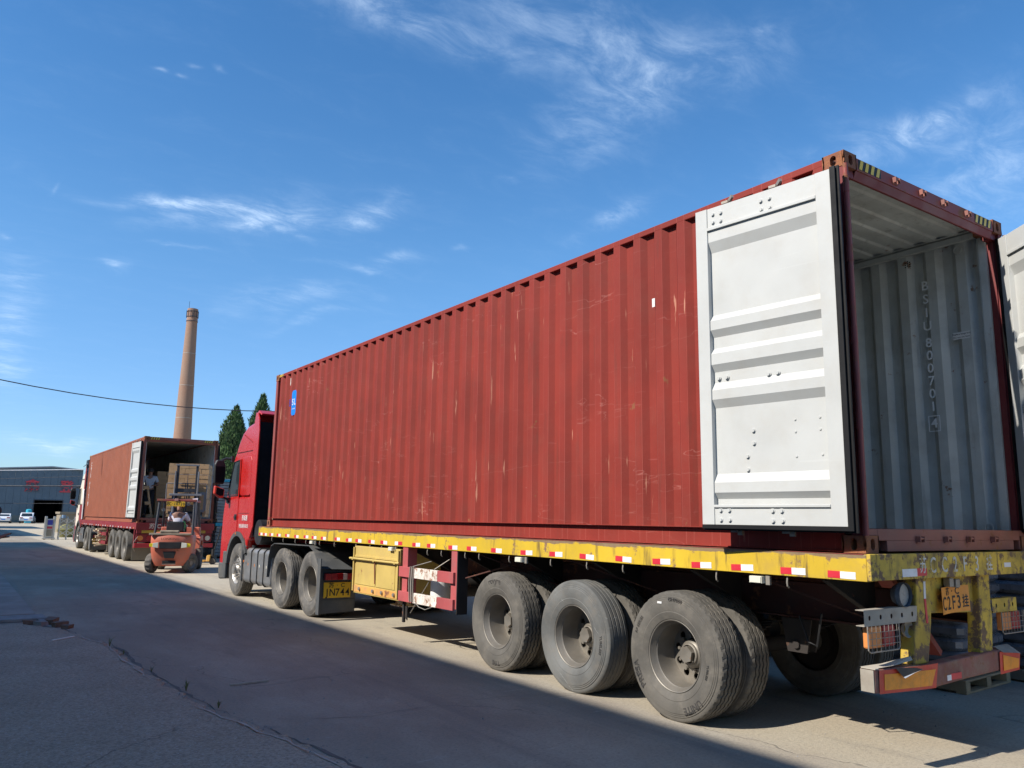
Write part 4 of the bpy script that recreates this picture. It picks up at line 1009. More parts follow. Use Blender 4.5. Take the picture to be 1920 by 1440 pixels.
# side guard
for y0, y1 in ((6.445, 6.585), (5.21, 5.34)):
    p = MB(); p.box(-.028, .11, y0, y1, .56, 1.236); tr.part('guard_post', p, [GUARD_RED], bevel=.004)
p = MB(); p.box(-.026, .12, 5.196, 5.208, .50, 1.236); tr.part('guard_post', p, [UNDER])  # thin dark sheet painting the shade on the post's rear face
for z0, z1 in ((.855, .985), (.545, .672)):
    for (y0, y1, m, s_) in ((5.235, 5.61, GUARD_RED, 0), (5.612, 6.22, WORNWHITE, 0), (6.222, 6.62, GUARD_RED, 0)):
        p = MB(); p.box(-.062, -.0285, y0, y1, z0, z1); tr.part('guard_board', p, [m], bevel=.004)
for k, y in enumerate((6.20, 6.24, 6.29)):
    p = MB(); p.tube([(-.068, y, 1.0), (-.072, y + .01 * k, .8), (-.068, y, .56)], .009 if k != 1 else .016, 6); tr.part('strapping_wire', p, [STEEL])
for a, b_ in (((-.07, 6.22, 1.0), (.02, 5.9, 1.08)), ((-.02, 5.75, .99), (.15, 5.55, 1.16)), ((-.07, 6.25, .42), (-.02, 5.85, .86))):
    p = MB(); p.tube([a, b_], .006, 5); tr.part('strapping_wire', p, [STEEL])
p = MB(); p.tube([(-.07, 6.15, .58), (-.09, 6.0, .52), (-.08, 5.85, .50), (-.05, 5.7, .55)], .005, 5); tr.part('strapping_wire', p, [STEEL])
p = MB(); p.cyl('z', .60, .86, .13, (.25, 6.05, 0), 24); p.cyl('z', .58, .60, .10, (.25, 6.05, 0), 24); tr.part('air_bottle', p, [WHITEP])
p = MB(); p.cyl('x', .2, .62, .14, (0, 5.6, .8), 20); tr.part('air_tank', p, [UNDER])
# landing legs
for x in (.42, 2.02):
    p = MB(); p.box(x - .06, x + .06, 7.32, 7.44, .46, 1.25); p.prism([(7.30, .50), (7.46, .50), (7.54, .40), (7.22, .40)], 'x', x - .05, x + .05); p.box(x - .11, x + .11, 7.19, 7.57, .385, .40)
    tr.part('landing_leg', p, [WORNWHITE if x < 1 else UNDER], bevel=.003)
p = MB(); p.box(-.0, .03, 6.56, 6.60, .27, .53); p.prism([(6.50, .48), (6.58, .48), (6.56, .33), (6.50, .30)], 'x', .02, .03); tr.part('hanging_bracket', p, [UNDER])
p = MB()
for x0 in (.9, 1.3): p.tube([(x0, 5.0, .95), (x0 - .25, 4.85, .88), (x0 - .5, 5.2, .80), (x0 - .45, 5.6, .95)], .012, 6)
p.tube([(.5, .9, .9), (.46, .8, .72), (.42, .7, .70), (.38, .62, .95)], .008, 6)
tr.part('air_hose', p, [BLACK])
# rear frame
for (xt0, xt1, xb0, xb1, lean) in ((.60, .79, .50, .70, -1), (1.49, 1.68, 1.45, 1.64, 1)):
    pts = [(xt0, 1.25), (xt1, 1.25), (xt1 - .012, 1.0), (xt1 - .02 * (lean < 0) + .0, .93), (xb1, .66), (xb0, .66), (xb0 + .03, .85), (xt0 - .02 * (lean < 0), 1.0)]
    p = MB(); p.prism(pts, 'y', -.002, .10); rp_ = tr.part('rear_post', p, [YELLOW_W], bevel=.010, label='bent yellow rear post on the left' if lean < 0 else None)
    p = MB(); xx = xt0 + .10
    p.prism([(xx - .012, 1.22), (xx + .016, 1.22), (xx + .01, 1.10), (xx - .016, 1.10)], 'y', -.0055, -.0025, 0); p.prism([(xx - .016, 1.10), (xx + .01, 1.10), (xx + .02, .93), (xx - .006, .93)], 'y', -.0055, -.0025, 1)
    if lean < 0: tr.part('reflective_tape', p, [TAPE_W, TAPE_R], rp_)
p = MB(); p.prism([(.78, 1.25), (1.50, 1.25), (1.50, 1.02), (1.46, .965), (.78, .99)], 'y', .045, .06); tr.part('plate_carrier', p, [YELLOW_W])
# number plate, bent
def bent(name, x0, x1, z0, z1, y, mats, nx=10, amp=.02, fun=None, parent=None):
    mb = MB(); vs = []; nz = 4
    f_ = fun or (lambda u, v: amp * (u * 2 - 1) ** 2)
    for i in range(nx + 1):
        for j in range(nz + 1):
            u, v = i / nx, j / nz; vs.append((x0 + (x1 - x0) * u, y - f_(u, v), z0 + (z1 - z0) * v))
    vs2 = [(a, b + .002, c) for a, b, c in vs]; fs = [(i * (nz + 1) + j, (i + 1) * (nz + 1) + j, (i + 1) * (nz + 1) + j + 1, i * (nz + 1) + j + 1) for i in range(nx) for j in range(nz)]
    mb.add(vs, fs, 0, True); mb.add(vs2, fs, 0, True); return mb
pm = MB()
PL = lambda u, v: (.930 + .40 * u + .012 * v, .012 - .020 * (2 * u - 1) ** 2 + .01 * v, .975 + .19 * v + .012 * u)
nx, nz = 10, 5
vs = [PL(i / nx, j / nz) for i in range(nx + 1) for j in range(nz + 1)]
fs = [(i * (nz + 1) + j, (i + 1) * (nz + 1) + j, (i + 1) * (nz + 1) + j + 1, i * (nz + 1) + j + 1) for i in range(nx) for j in range(nz)]
pm.add(vs, fs, 0, True); pm.add([(a, b + .0025, c) for a, b, c in vs], fs, 0, True)
plate = tr.part('number_plate', pm, [ORANGE], fix=False)
def on_plate(mb, body, uc, vc, size, sx=1.0):
    tv, tf = text_geo(body, 'CENTER', .012); out = []
    for v in tv:
        u = uc + v[0] * size * sx / .40; w = vc + v[1] * size / .19; a, b, c = PL(u, w); out.append((a, b - .0015 - v[2] * .02, c))
    mb.add(out, tf)
for it in (("苏", .28, .80, .06), ("·", .46, .80, .08), ("C", .64, .80, .07, 1.2), ("C", .12, .36, .135, .8), ("2", .32, .36, .135, .8), ("F", .50, .36, .135, .8), ("3", .68, .36, .135, .8), ("挂", .88, .36, .10, .75)):
    pt = MB(); on_plate(pt, *it); tr.part('plate_character', pt, [INK], plate, fix=False)
p = MB(); p.box(1.03, 1.09, -.02, .03, 1.17, 1.235); p.box(1.10, 1.16, -.03, .03, 1.165, 1.225); tr.part('plate_lamp', p, [STEEL], bevel=.005)
p = MB(); p.beam((1.14, .55, 1.20), (1.95, .62, .55), .12, .05); tr.part('diagonal_brace', p, [RED_FRAME])
# lamp bars with holes, cage lamps
for side in (0, 1):
    x0, x1 = (-.07, .59) if side == 0 else (1.69, 2.10)
    p = MB(); nH = 5 if side == 0 else 3; wseg = (x1 - x0) / nH
    for k in range(nH): holed_plate(p, (x0 + k * wseg, .0, .955), (1, 0, 0), (0, 0, 1), wseg, .095, (wseg / 2, .0475, .026, .034), .004)
    p.box(x0, x1, .0, .06, 1.0502, 1.055); p.box(x0, x1, .0, .06, .950, .9548)
    lb = tr.part('lamp_bar', p, [YELLOW_W if side else BUMP_GREY], fix=False)
    lx = -.02 if side == 0 else 1.84
    p = MB(); p.box(lx, lx + .165, .005, .05, .805, .945, 0); p.box(lx + .175, lx + .325, .005, .05, .805, .945, 1)
    tr.part('tail_lamp', p, [LENS_A, LENS_R], lb, bevel=.012)
    p = MB(); pts = [(lx - .035, -.012, .952), (lx - .035, -.012, .80), (lx - .01, -.012, .785), (lx + .32, -.012, .785), (lx + .34, -.012, .80), (lx + .34, -.012, .952)]
    p.tube(pts, .005, 6)
    for k in range(7): p.tube([(lx + .01 + k * .05, -.014, .952), (lx + .01 + k * .05, -.014, .788)], .0022, 4)
    for k in range(3): p.tube([(lx - .03, -.014, .83 + k * .04), (lx + .35, -.014, .83 + k * .04)], .0022, 4)
    tr.part('lamp_cage', p, [STEEL], lb)
p = MB(); p.lathe([(0, .085), (-.03, .082), (.0, .088), (.05, .06), (.07, .02)], 'y', (.44, .02, 1.135), 24, 0); p.disc('y', -.008, .075, (.44, .02, 1.135), 24, 1); p.beam((.44, .03, 1.07), (.44, .03, 1.05), .03, .02)
tr.part('round_work_lamp', p, [paint('lamp housing blue grey', (.12, .14, .17), .5), paint('dim lamp lens', (.30, .30, .28), .3, dirt=.5, dirtcol=(.15,.14,.12), scale=5)], rot=None, fix=True)
p = MB(); p.lathe([(0, .06), (.02, .055), (.04, .03)], 'y', (.50, .02, .90), 14); tr.part('broken_lamp', p, [BUMP_GREY])
# bumper, bent at its left end
path = [(-.02, .03, .605), (.35, .0, .595), (.62, -.01, .583), (1.2, .02, .592), (1.95, .03, .605)]
p = MB(); sec = [(-.05, -.075), (.05, -.075), (.05, .075), (-.05, .075)]; vs = []
for (x, y, z) in path: vs += [(x, y + a, z + b) for a, b in sec]
fs = [(4 * i + j, 4 * i + (j + 1) % 4, 4 * i + 4 + (j + 1) % 4, 4 * i + 4 + j) for i in range(4) for j in range(4)] + [(0, 1, 2, 3), (16, 17, 18, 19)]
p.add(vs, fs); bump_o = tr.part('bumper', p, [BUMPER], bevel=.010)
p = MB(); p.box(-.026, -.021, -.018, .075, .535, .675); tr.part('bumper_cap', p, [BUMP_GREY], bump_o)
p = MB(); p.add([(-.02, -.015, .684), (.20, -.022, .686), (.47, -.012, .700), (.50, .02, .720), (.47, .05, .702), (.2, .06, .690), (-.02, .08, .686)], [(0, 1, 2, 3, 4, 5, 6)]); p.box(-.024, .02, -.03, .07, .680, .686)
tr.part('bent_strip', p, [paint('bare dusty strip', (.45, .40, .32), .8)], bump_o, fix=False)
def board(mb, q, mi):  # q: 4 corners (x,z) on the bumper face
    def yb(x):
        for (a, b) in zip(path[:-1], path[1:]):
            if a[0] <= x <= b[0] + 1e-6: return a[1] + (b[1] - a[1]) * (x - a[0]) / (b[0] - a[0]) - .0505
        return -.02
    d = .003 + .0025 * mi; n = 8; top = []; bot = []
    for k in range(n + 1):
        t = k / n; x = q[0][0] + (q[1][0] - q[0][0]) * t; zb = q[0][1] + (q[1][1] - q[0][1]) * t; x2 = q[3][0] + (q[2][0] - q[3][0]) * t; zt_ = q[3][1] + (q[2][1] - q[3][1]) * t
        bot.append((x, yb(x) - d, zb)); top.append((x2, yb(x2) - d - .004, zt_))
    mb.add(bot + top, [(k, k + 1, n + 2 + k, n + 1 + k) for k in range(n)], mi)
p = MB(); board(p, [(.02, .525), (.66, .508), (.70, .668), (.02, .672)], 0); board(p, [(.07, .545), (.60, .528), (.66, .632), (.07, .645)], 1)
tr.part('marker_board', p, [BUMP_R, BUMP_O], bump_o, fix=False, label='torn red and orange marker board on the bumper, left end')
p = MB(); p.add([(.16, -.062, .684), (.42, -.062, .66), (.50, -.065, .645), (.24, -.070, .618)], [(0, 1, 2, 3)], 0); p.add([(.24, -.0705, .618), (.50, -.0655, .645), (.38, -.073, .634), (.25, -.075, .610)], [(0, 1, 2, 3)], 1); tr.part('torn_flap', p, [BLACK, TAPE_W], bump_o, fix=False)
p = MB(); p.box(.74, .90, -.0485, -.0425, .533, .570, 0); p.box(.90, 1.05, -.046, -.0395, .533, .575, 1); tr.part('reflective_tape', p, [TAPE_W, TAPE_R], bump_o)
p = MB(); p.add([(1.66, -.035, .50), (1.93, -.055, .515), (1.95, -.06, .64), (1.67, -.035, .665)], [(0, 1, 2, 3)], 0); p.add([(1.70, -.043, .525), (1.91, -.06, .535), (1.92, -.063, .60), (1.71, -.042, .640)], [(0, 1, 2, 3)], 1)
tr.part('marker_board', p, [BUMP_R, BUMP_O], bump_o, fix=False, label='crumpled red and orange marker board on the bumper, right end')
p = MB(); p.add([(1.70, -.05, .66), (1.95, -.07, .635), (1.93, .02, .70), (1.72, .03, .695), (1.82, -.10, .655)], [(0, 4, 1, 2, 3)], 0); tr.part('torn_flap', p, [BUMP_GREY], bump_o, fix=False)

# ================================================================== tractor units
MIRG = paint('dark mirror face', (.008, .009, .011), .4, dirt=.05, dirtcol=(.05, .05, .05), var=.1, bmp=0, spec=.08)
def tractor(label, F, far=False):
    body = TR2 if far else CAB_RED
    upper = CREAM if far else CAB_RED
    th = Thing('tractor_unit', label, 'truck', F, (1.25, 12.3, 0))
    X0, X1 = .0, 2.50
    def arch(cy, cz, r, a0, a1, n=14): return [(cy + r * cos(rad(a0 + (a1 - a0) * k / n)), cz + r * sin(rad(a0 + (a1 - a0) * k / n))) for k in range(n + 1)]
    WY = 13.96
    lower = [(13.16, 2.0), (13.16, 1.14), (13.33, 1.10)] + arch(WY, .60, .66, 152, 4) + [(14.66, .46), (15.06, .42), (15.16, .55), (15.17, 1.2), (15.15, 1.62), (15.08, 1.90), (15.05, 2.0)]
    up = [(13.16, 2.002), (15.05, 2.002), (14.60, 2.86), (14.50, 2.96), (14.36, 3.14), (14.13, 3.35), (13.83, 3.47), (13.34, 3.53), (13.16, 3.53)]
    m = MB(); m.prism(lower, 'x', X0, X1); cab = th.part('cab_lower', m, [body], bevel=.045, seg=3)
    m = MB(); m.prism(up, 'x', X0 + .01, X1 - .01); cu = th.part('cab_upper', m, [upper], bevel=.07, seg=4)
    # door: proud panel with a window
    m = MB(); m.prism([(14.06, 1.28), (14.62, .98), (14.92, 1.06), (14.95, 1.60), (14.90, 1.98), (14.56, 2.74), (14.50, 2.80), (14.06, 2.80)], 'x', -.010, .0)
    dr = th.part('door', m, [upper if far else body], bevel=.006)
    m = MB(); m.prism([(14.12, 2.05), (14.80, 2.05), (14.76, 2.18), (14.50, 2.72), (14.46, 2.75), (14.12, 2.75)], 'x', -.014, -.0102); th.part('door_window', m, [glass('dark cab glass')], dr)
    m = MB(); m.tube([(-.015, 14.12, 2.03), (-.018, 14.80, 2.03), (-.018, 14.77, 2.2), (-.018, 14.50, 2.74), (-.015, 14.12, 2.77), (-.015, 14.10, 2.4), (-.015, 14.12, 2.03)], .012, 6); th.part('window_frame', m, [BLACK], dr)
    m = MB(); m.box(-.035, -.012, 14.10, 14.24, 1.56, 1.60); m.box(-.02, -.011, 14.10, 14.25, 1.52, 1.64); th.part('door_handle', m, [BLACK], dr, bevel=.004)
    if not far:
        m = MB(); m.prism([(13.33, 2.05), (13.42, 2.02), (13.92, 2.03), (13.95, 2.70), (13.85, 2.82), (13.42, 2.82), (13.35, 2.74)], 'x', -.006, .012); th.part('side_panel', m, [body], cu, bevel=.012, seg=3)
        m = MB(); m.box(-.003, .004, 13.20, 14.05, 1.655, 1.668); m.box(-.003, .006, 13.25, 14.4, 2.93, 2.942); m.beam((.004, 13.4, 3.10), (.004, 14.0, 3.30), .006, .010); th.part('panel_seam', m, [paint('seam shadow red', (.16, .01, .012), .6, bmp=0)], cu)
        m = MB(); m.text("西域通", .12, (-.012, 13.55, 1.56), (0, -1, 0), (0, 0, 1), .001); m.text("物流运输有限公司", .085, (-.003, 13.62, 1.40), (0, -1, 0), (0, 0, 1), .001, sx=.9)
        th.part('door_lettering', m, [WHITEP], cab, fix=False)
    # windscreen, grille, headlights, bumper
    m = MB(); m.add([(.12, 15.06, 2.03), (2.38, 15.06, 2.03), (2.34, 14.635, 2.84), (.16, 14.635, 2.84)], [(0, 1, 2, 3)]); th.part('windscreen', m, [glass('dark cab glass')], cu, fix=False)
    m = MB(); m.box(.3, 2.2, 15.172, 15.19, .95, 1.85); th.part('grille', m, [BLACK], cab, bevel=.01)
    for k in range(4):
        m = MB(); m.box(.06, 2.44, 15.168, 15.20, 1.05 + k * .19, 1.09 + k * .19); th.part('grille_bar', m, [body], cab, bevel=.008)
    for x in (.05, 2.1):
        m = MB(); m.box(x, x + .35, 15.10, 15.19, .66, .90); th.part('headlight', m, [LENS_W], cab, bevel=.03, seg=3)
    m = MB(); m.prism([(14.62, .62), (14.70, .30), (15.10, .26), (15.20, .42), (15.18, .62)], 'x', -.01, 2.51); th.part('bumper', m, [DGREY if not far else body], cab, bevel=.03)
    # arch liner and trim, step
    m = MB(); vs = []
    ao, ai = arch(WY, .60, .69, 156, 2, 16), arch(WY, .60, .60, 156, 2, 16)
    for a, b in zip(ao, ai): vs += [(-.022, a[0], a[1]), (-.022, b[0], b[1]), (.25, b[0], b[1]), (.02, a[0], a[1])]
    m.add(vs, [(4 * i + j, 4 * i + (j + 1) % 4, 4 * i + 4 + (j + 1) % 4, 4 * i + 4 + j) for i in range(16) for j in range(4)]); th.part('wheel_arch', m, [DGREY], cab)
    m = MB(); m.box(-.025, .04, 14.62, 14.84, .30, .86); th.part('step_guard', m, [DGREY], cab, bevel=.02)
    m = MB(); m.cyl('x', -.03, -.02, .022, (0, 14.05, 1.245), 10); m.cyl('x', -.03, -.02, .02, (0, 13.36, .72), 10); th.part('marker_lamp', m, [paint('orange marker', (.8, .2, .03), .3)], cab)
    # rear corner fairings and roof deflector
    for x in (X0 - .01, X1 - .02):
        m = MB(); m.prism([(13.30, 1.42), (13.20, 1.16), (13.02, 1.40), (12.99, 3.30), (13.04, 3.55), (13.14, 3.68), (13.26, 3.70), (13.33, 3.50)], 'x', x, x + .03)
        th.part('side_fairing', m, [body], bevel=.010)
    if not far:
        m = MB(); m.prism([(13.30, 3.50), (13.28, 3.70), (13.18, 3.74), (12.99, 3.66), (12.99, 3.62), (13.16, 3.68), (13.24, 3.66), (13.26, 3.50)], 'x', .02, 2.48); rfp = th.part('roof_fairing', m, [body], bevel=.008)
        m = MB(); m.box(.28, .40, 13.0, 13.02, 3.50, 3.54); th.part('fairing_tab', m, [WHITEP], rfp)
        m = MB(); m.box(.05, 2.45, 13.10, 13.155, 1.2, 3.50); th.part('cab_back', m, [DARKIN], cu)  # near-black sheet painting the shade on the cab's back wall
        m = MB(); m.tube([(.55, 12.98, 1.35), (.55, 12.98, 2.75), (.60, 13.02, 3.05), (.75, 13.08, 3.3)], [.17, .17, .17, .12], 16); th.part('air_intake', m, [BLACK], rot=None)
        for k in range(7):
            m = MB(); m.box(.36 + k * .06, .375 + k * .06, 12.79, 12.82, 1.7, 2.75); th.part('intake_rib', m, [BLACK])
        m = MB(); m.cyl('x', .02, .75, .24, (0, 12.72, 1.30), 20); th.part('air_tank', m, [BLACK])
    else:
        m = MB(); m.prism([(14.35, 3.20), (13.35, 3.20), (13.30, 3.86), (13.40, 3.92), (14.38, 3.80)], 'x', .03, .06); m.box(.06, 2.44, 14.30, 14.40, 3.2, 3.82); d = th.part('roof_deflector', m, [PALEBLUE])
        m = MB(); m.tube([(.025, 14.37, 3.19), (.025, 13.34, 3.19)], .03, 6); m.tube([(.025, 13.30, 3.2), (.025, 13.28, 3.88)], .035, 6); m.tube([(.025, 13.3, 3.9), (.025, 14.38, 3.82)], .012, 6); th.part('deflector_frame', m, [DGREY], d)
        m = MB(); m.box(.1, .9, 13.6, 14.2, 3.75, 4.12); th.part('roof_box', m, [FORK_D], bevel=.03)
        m = MB(); m.cyl('z', 2.3, 3.25, .16, (.25, 12.95, 0), 16); th.part('air_intake', m, [DGREY])
        m = MB(); m.tube([(-.04, 12.7, 1.35), (-.05, 12.7, 2.2), (-.05, 12.9, 2.6), (-.02, 13.1, 2.7)], .03, 8); th.part('grab_rail', m, [WHITEP])
    # mirrors
    for s_ in ((-1,) if far else (-1, 1)):
        xm = -.26 if s_ < 0 else 2.76; xi = 0 if s_ < 0 else 2.5
        m = MB(); m.prism([(-.11, 0), (.10, 0), (.12, .1), (.12, .40), (.07, .52), (-.08, .52), (-.12, .42)], 'y', -.05, .05)
        mo = th.part('mirror', m, [BLACK], bevel=.03, seg=3, loc=(xm, 14.72, 2.27))
        m = MB(); m.prism([(-.10, 0), (.02, -.10), (.11, -.08), (.12, .10), (-.09, .17)], 'y', -.08, .03); th.part('wide_mirror', m, [paint('mirror red', (.62, .05, .02), .3, coat=.5, bmp=0) if not far else LENS_R], mo, bevel=.02, loc=(-.0, -.005, -.20))
        m = MB(); m.prism([(-.06, -.02), (.02, -.06), (.09, -.05), (.10, .08), (-.05, .12)], 'y', -.09, -.081); th.part('mirror_glass', m, [MIRG], mo, loc=(0, -.005, -.19))
        m = MB(); m.prism([(-.085, .04), (.085, .04), (.10, .12), (.10, .38), (-.10, .38)], 'y', -.062, -.051); th.part('mirror_glass', m, [MIRG], mo)
        m = MB(); m.tube([(xm, 14.72, 2.76), (xm * .5 + xi * .5, 14.74, 2.83), (xi, 14.68, 2.82)], .028, 8); m.tube([(xm, 14.72, 2.08), (xm + .1 * -s_, 14.73, 2.0), (xi, 14.80, 1.95)], .026, 8); m.box(min(xi, xi + .04 * s_), max(xi, xi + .04 * s_), 14.62, 14.74, 2.76, 2.88); m.box(min(xi, xi + .04 * s_), max(xi, xi + .04 * s_), 14.74, 14.86, 1.88, 2.0)
        th.part('mirror_arm', m, [BLACK], mo, loc=(-xm, -14.72, -2.27))
    # frame rails
    for x in (.80, 1.62):
        m = MB(); m.box(x - .04, x + .04, 9.3, 14.6, .82, 1.06); th.part('frame_rail', m, [UNDER])
    for y in (9.9, 11.27, WY):
        m = MB(); m.cyl('x', .2, 2.25, .075, (0, y, .525), 12)
        if y < 12: m.lathe([(1.0, .10), (1.1, .24), (1.35, .24), (1.45, .10)], 'x', (0, y, .525), 20)
        th.part('axle', m, [UNDER])
    m = MB(); m.cyl('z', 1.07, 1.20, .45, (1.22, 10.6, 0), 24); th.part('fifth_wheel', m, [UNDER])
    ty = TYF if far else TYD
    wheel(th, .14, WY, .525, 1, 'front', ty, hub=HUBD, spin=.3); wheel(th, 2.36, WY, .525, -1, 'front', ty, hub=HUBD)
    for y in (9.9, 11.27):
        wheel(th, .13, y, .525, 1, 'deep', ty, None if far else [("DRIVE", .43, .06, 10)], hub=HUBF, spin=y); wheel(th, .46, y, .525, 1, 'plain', ty)
        wheel(th, 2.37, y, .525, -1, 'deep', ty, hub=HUBF); wheel(th, 2.04, y, .525, -1, 'plain', ty)
    # fuel tank with straps
    m = MB(); sec = [(.02, .36), (.02, .92), (.07, .98), (.62, .98), (.66, .92), (.66, .36), (.60, .30), (.07, .30)]
    m.prism([(a, b) for a, b in sec], 'y', 11.90, 13.50); tk = th.part('fuel_tank', m, [TANK], bevel=.03, seg=3)
    for y in (12.25, 12.62, 13.0):
        m = MB(); s2 = [(a + (-.012 if a < .3 else .012), b + (-.012 if b < .6 else .012)) for a, b in sec]; m.prism(s2, 'y', y, y + .035); th.part('tank_strap', m, [BLACK], tk)
    m = MB(); m.cyl('z', .975, 1.03, .05, (.15, 13.3, 0), 16); th.part('tank_cap', m, [BLACK], tk)
    for y in (12.1, 12.5, 12.8, 13.2):
        m = MB(); m.box(.016, .0195, y, y + .03, .64, .69); th.part('tank_reflector', m, [LENS_A if y > 12.7 else LENS_W], tk)
    m = MB(); m.box(-.02, .03, 13.50, 13.56, .34, .95); m.prism([(13.5, .95), (13.60, 1.12), (13.50, 1.18), (13.36, 1.0)], 'x', .0, .35); th.part('tank_bracket', m, [DGREY], bevel=.008)
    # mudguards
    for s_ in (0, 1):
        Xf = (lambda v: v) if s_ == 0 else (lambda v: 2.5 - v)
        path = [(11.93, .50), (11.90, .85), (11.80, 1.06), (11.62, 1.115), (11.0, 1.12), (10.3, 1.125), (9.92, 1.13), (9.62, 1.02), (9.35, .80)]
        m = MB(); n = len(path); x0, x1 = Xf(-.03), Xf(.60)
        m.add([(x, y, z + dz) for y, z in path for x, dz in ((x0, 0), (x1, 0), (x1, .012), (x0, .012))], [(4 * i + j, 4 * i + (j + 1) % 4, 4 * i + 4 + (j + 1) % 4, 4 * i + 4 + j) for i in range(n - 1) for j in range(4)] + [(0, 1, 2, 3), (4 * n - 4, 4 * n - 3, 4 * n - 2, 4 * n - 1)])
        mg = th.part('mudguard', m, [DGREY])
        m = MB(); m.prism([(Xf(-.06), .80), (Xf(.56), .74), (Xf(.55), .12), (Xf(-.10), .10)], 'y', 9.30, 9.318); m.box(*sorted((Xf(-.10), Xf(-.085))), 9.20, 9.32, .10, .96); m.box(*sorted((Xf(-.10), Xf(.55))), 9.29, 9.2995, .30, .315)
        th.part('mud_flap', m, [DGREY], mg)
        m = MB(); m.add([(Xf(-.05), 9.62, 1.03), (Xf(.60), 9.62, 1.03), (Xf(.55), 9.20, .78), (Xf(-.07), 9.26, .80), (Xf(-.06), 9.33, .76)], [(0, 1, 2, 3), (0, 3, 4)]); th.part('mudguard_lip', m, [DGREY], mg, fix=False)
    m = MB()
    for k, (a, b, mi) in enumerate(((0, .10, 0), (.102, .20, 0), (.202, .30, 1), (.302, .37, 2), (.372, .48, 0))): m.box(a, b, 9.22, 9.29, .625, .725, mi)
    m.box(-.01, .49, 9.285, 9.30, .61, .74, 3)
    th.part('tail_lamp', m, [LENS_R, paint('deep red lens', (.30, .01, .012), .2, bmp=0), paint('pale lens', (.6, .45, .42), .3, bmp=0), BLACK], bevel=.004)
    m = MB(); m.box(.0, .46, 9.275, 9.285, .345, .585); pl = th.part('number_plate', m, [paint('plate yellow', (.78, .46, .02), .45, dirt=.3, dirtcol=(.45, .3, .1), var=.05, bmp=0)], bevel=.004)
    m = MB(); N = "苏 · C" if not far else "苏 · C"
    chars(th, 'plate_character', [(c, .085, (x, 9.2735, .535), (1, 0, 0), (0, 0, 1), 1.2, .01) for c, x in (("苏", .13), ("·", .23), ("C", .32))] + [(c, .155, (.062 + k * .086, 9.2735, .425), (1, 0, 0), (0, 0, 1), .9, .012) for k, c in enumerate("JN744" if not far else "HK318")], [INK], pl)
    return th
TYD = tyre_mesh('tyre', paint('dusty drive tyre', (.10, .095, .088), .88, dirt=.9, dirtcol=(.23, .20, .165), var=.25, scale=2, bmp=.3), n=96)
hb = MB(); hb.lathe([(.10, .126), (.06, .120), (.04, .110), (.03, .09)], 'x', n=24); hb.disc('x', .03, .09, n=24); HUBF = hb.mesh('wheel', [RIM])
tractor('glossy red high-roof truck cab hauling the yellow trailer, with a grey ribbed fuel tank', T(0, 0, 0))
tractor('distant crimson truck cab with cream side and pale blue roof deflector near the gate', T(.33, 25.9, 0), far=True)

# ================================================================== second trailer (crimson)
t2 = Thing('semi_trailer', 'crimson flatbed semi-trailer in the distance carrying the brown-orange container', 'trailer', T(.33, 26.2, 0), (1.22, 6.2, 0))
m = MB(); m.box(-.04, .03, -.02, 12.52, 1.12, 1.325); r2 = t2.part('side_rail', m, [TR2], bevel=.006)
m = MB(); m.box(2.41, 2.48, -.02, 12.52, 1.12, 1.325); t2.part('side_rail', m, [TR2])
m = MB(); m.box(-.04, 2.48, -.09, -.0205, 1.10, 1.328); rb2 = t2.part('rear_beam', m, [TR2], bevel=.008)
chars(t2, 'stencil_character', [(c, .18, (.45 + k * .22, -.0915, 1.215), (1, 0, 0), (0, 0, 1), 1.0, .02) for k, c in enumerate("苏CU618挂")], [WORNWHITE], rb2)
m = MB(); m.box(.04, 2.40, 0, 12.4, 1.29, 1.318); t2.part('deck', m, [UNDER_RED])
for x in (.74, 1.70):
    m = MB(); m.box(x - .06, x + .06, .1, 8.9, .82, 1.28); t2.part('main_beam', m, [UNDER_RED])
m = MB(); m.box(.0, 2.44, -.06, .05, .98, 1.10); pr2 = t2.part('plate_panel', m, [TR2])
m = MB(); m.box(.15, .85, -.066, -.061, .995, 1.085); m.box(1.55, 2.2, -.066, -.061, .995, 1.085); t2.part('yellow_panel', m, [paint('dirty yellow panel', (.5, .32, .03), .6, dirt=.6)], pr2)
for x0 in (.0, 1.62):
    m = MB(); m.box(x0, x0 + .80, -.02, .05, .70, .96); lb = t2.part('lamp_panel', m, [TR2])
    for k, mt in enumerate((LENS_A, LENS_R, LENS_W)):
        m = MB(); m.cyl('y', -.045, -.02, .085, (x0 + .13 + k * .27, 0, .83), 16); t2.part('round_tail_lamp', m, [mt], lb)
m = MB(); m.box(-.05, 2.47, -.10, -.02, .52, .66); bb = t2.part('bumper', m, [paint('bumper red', (.5, .03, .04), .5, dirt=.3)], bevel=.008)
m = MB(); m.box(.55, .80, -.104, -.1005, .54, .64); t2.part('reflective_tape', m, [TAPE_W], bb)
m = MB(); m.box(-.03, .98, .30, .315, .10, .62); t2.part('mud_flap', m, [paint('flap dusty', (.20, .18, .13), .8, dirt=.6)])
m = MB(); m.box(-.02, .02, .20, .30, .50, 1.12); t2.part('flap_hanger', m, [TR2])
m = MB(); m.tube([(.05, -.05, .88), (-.06, -.05, .7), (-.05, -.03, .5), (.0, 0, .4)], .012, 5); t2.part('dangling_wire', m, [STEEL])
for y in (1.95, 3.28, 4.62):
    wheel(t2, .13, y, .525, 1, 'deep', TYF, hub=HUBD); wheel(t2, .46, y, .525, 1, 'plain', TYF); wheel(t2, 2.31, y, .525, -1, 'deep', TYF, hub=HUBD)
    m = MB(); m.cyl('x', .3, 2.1, .07, (0, y, .525), 10); t2.part('axle', m, [UNDER])
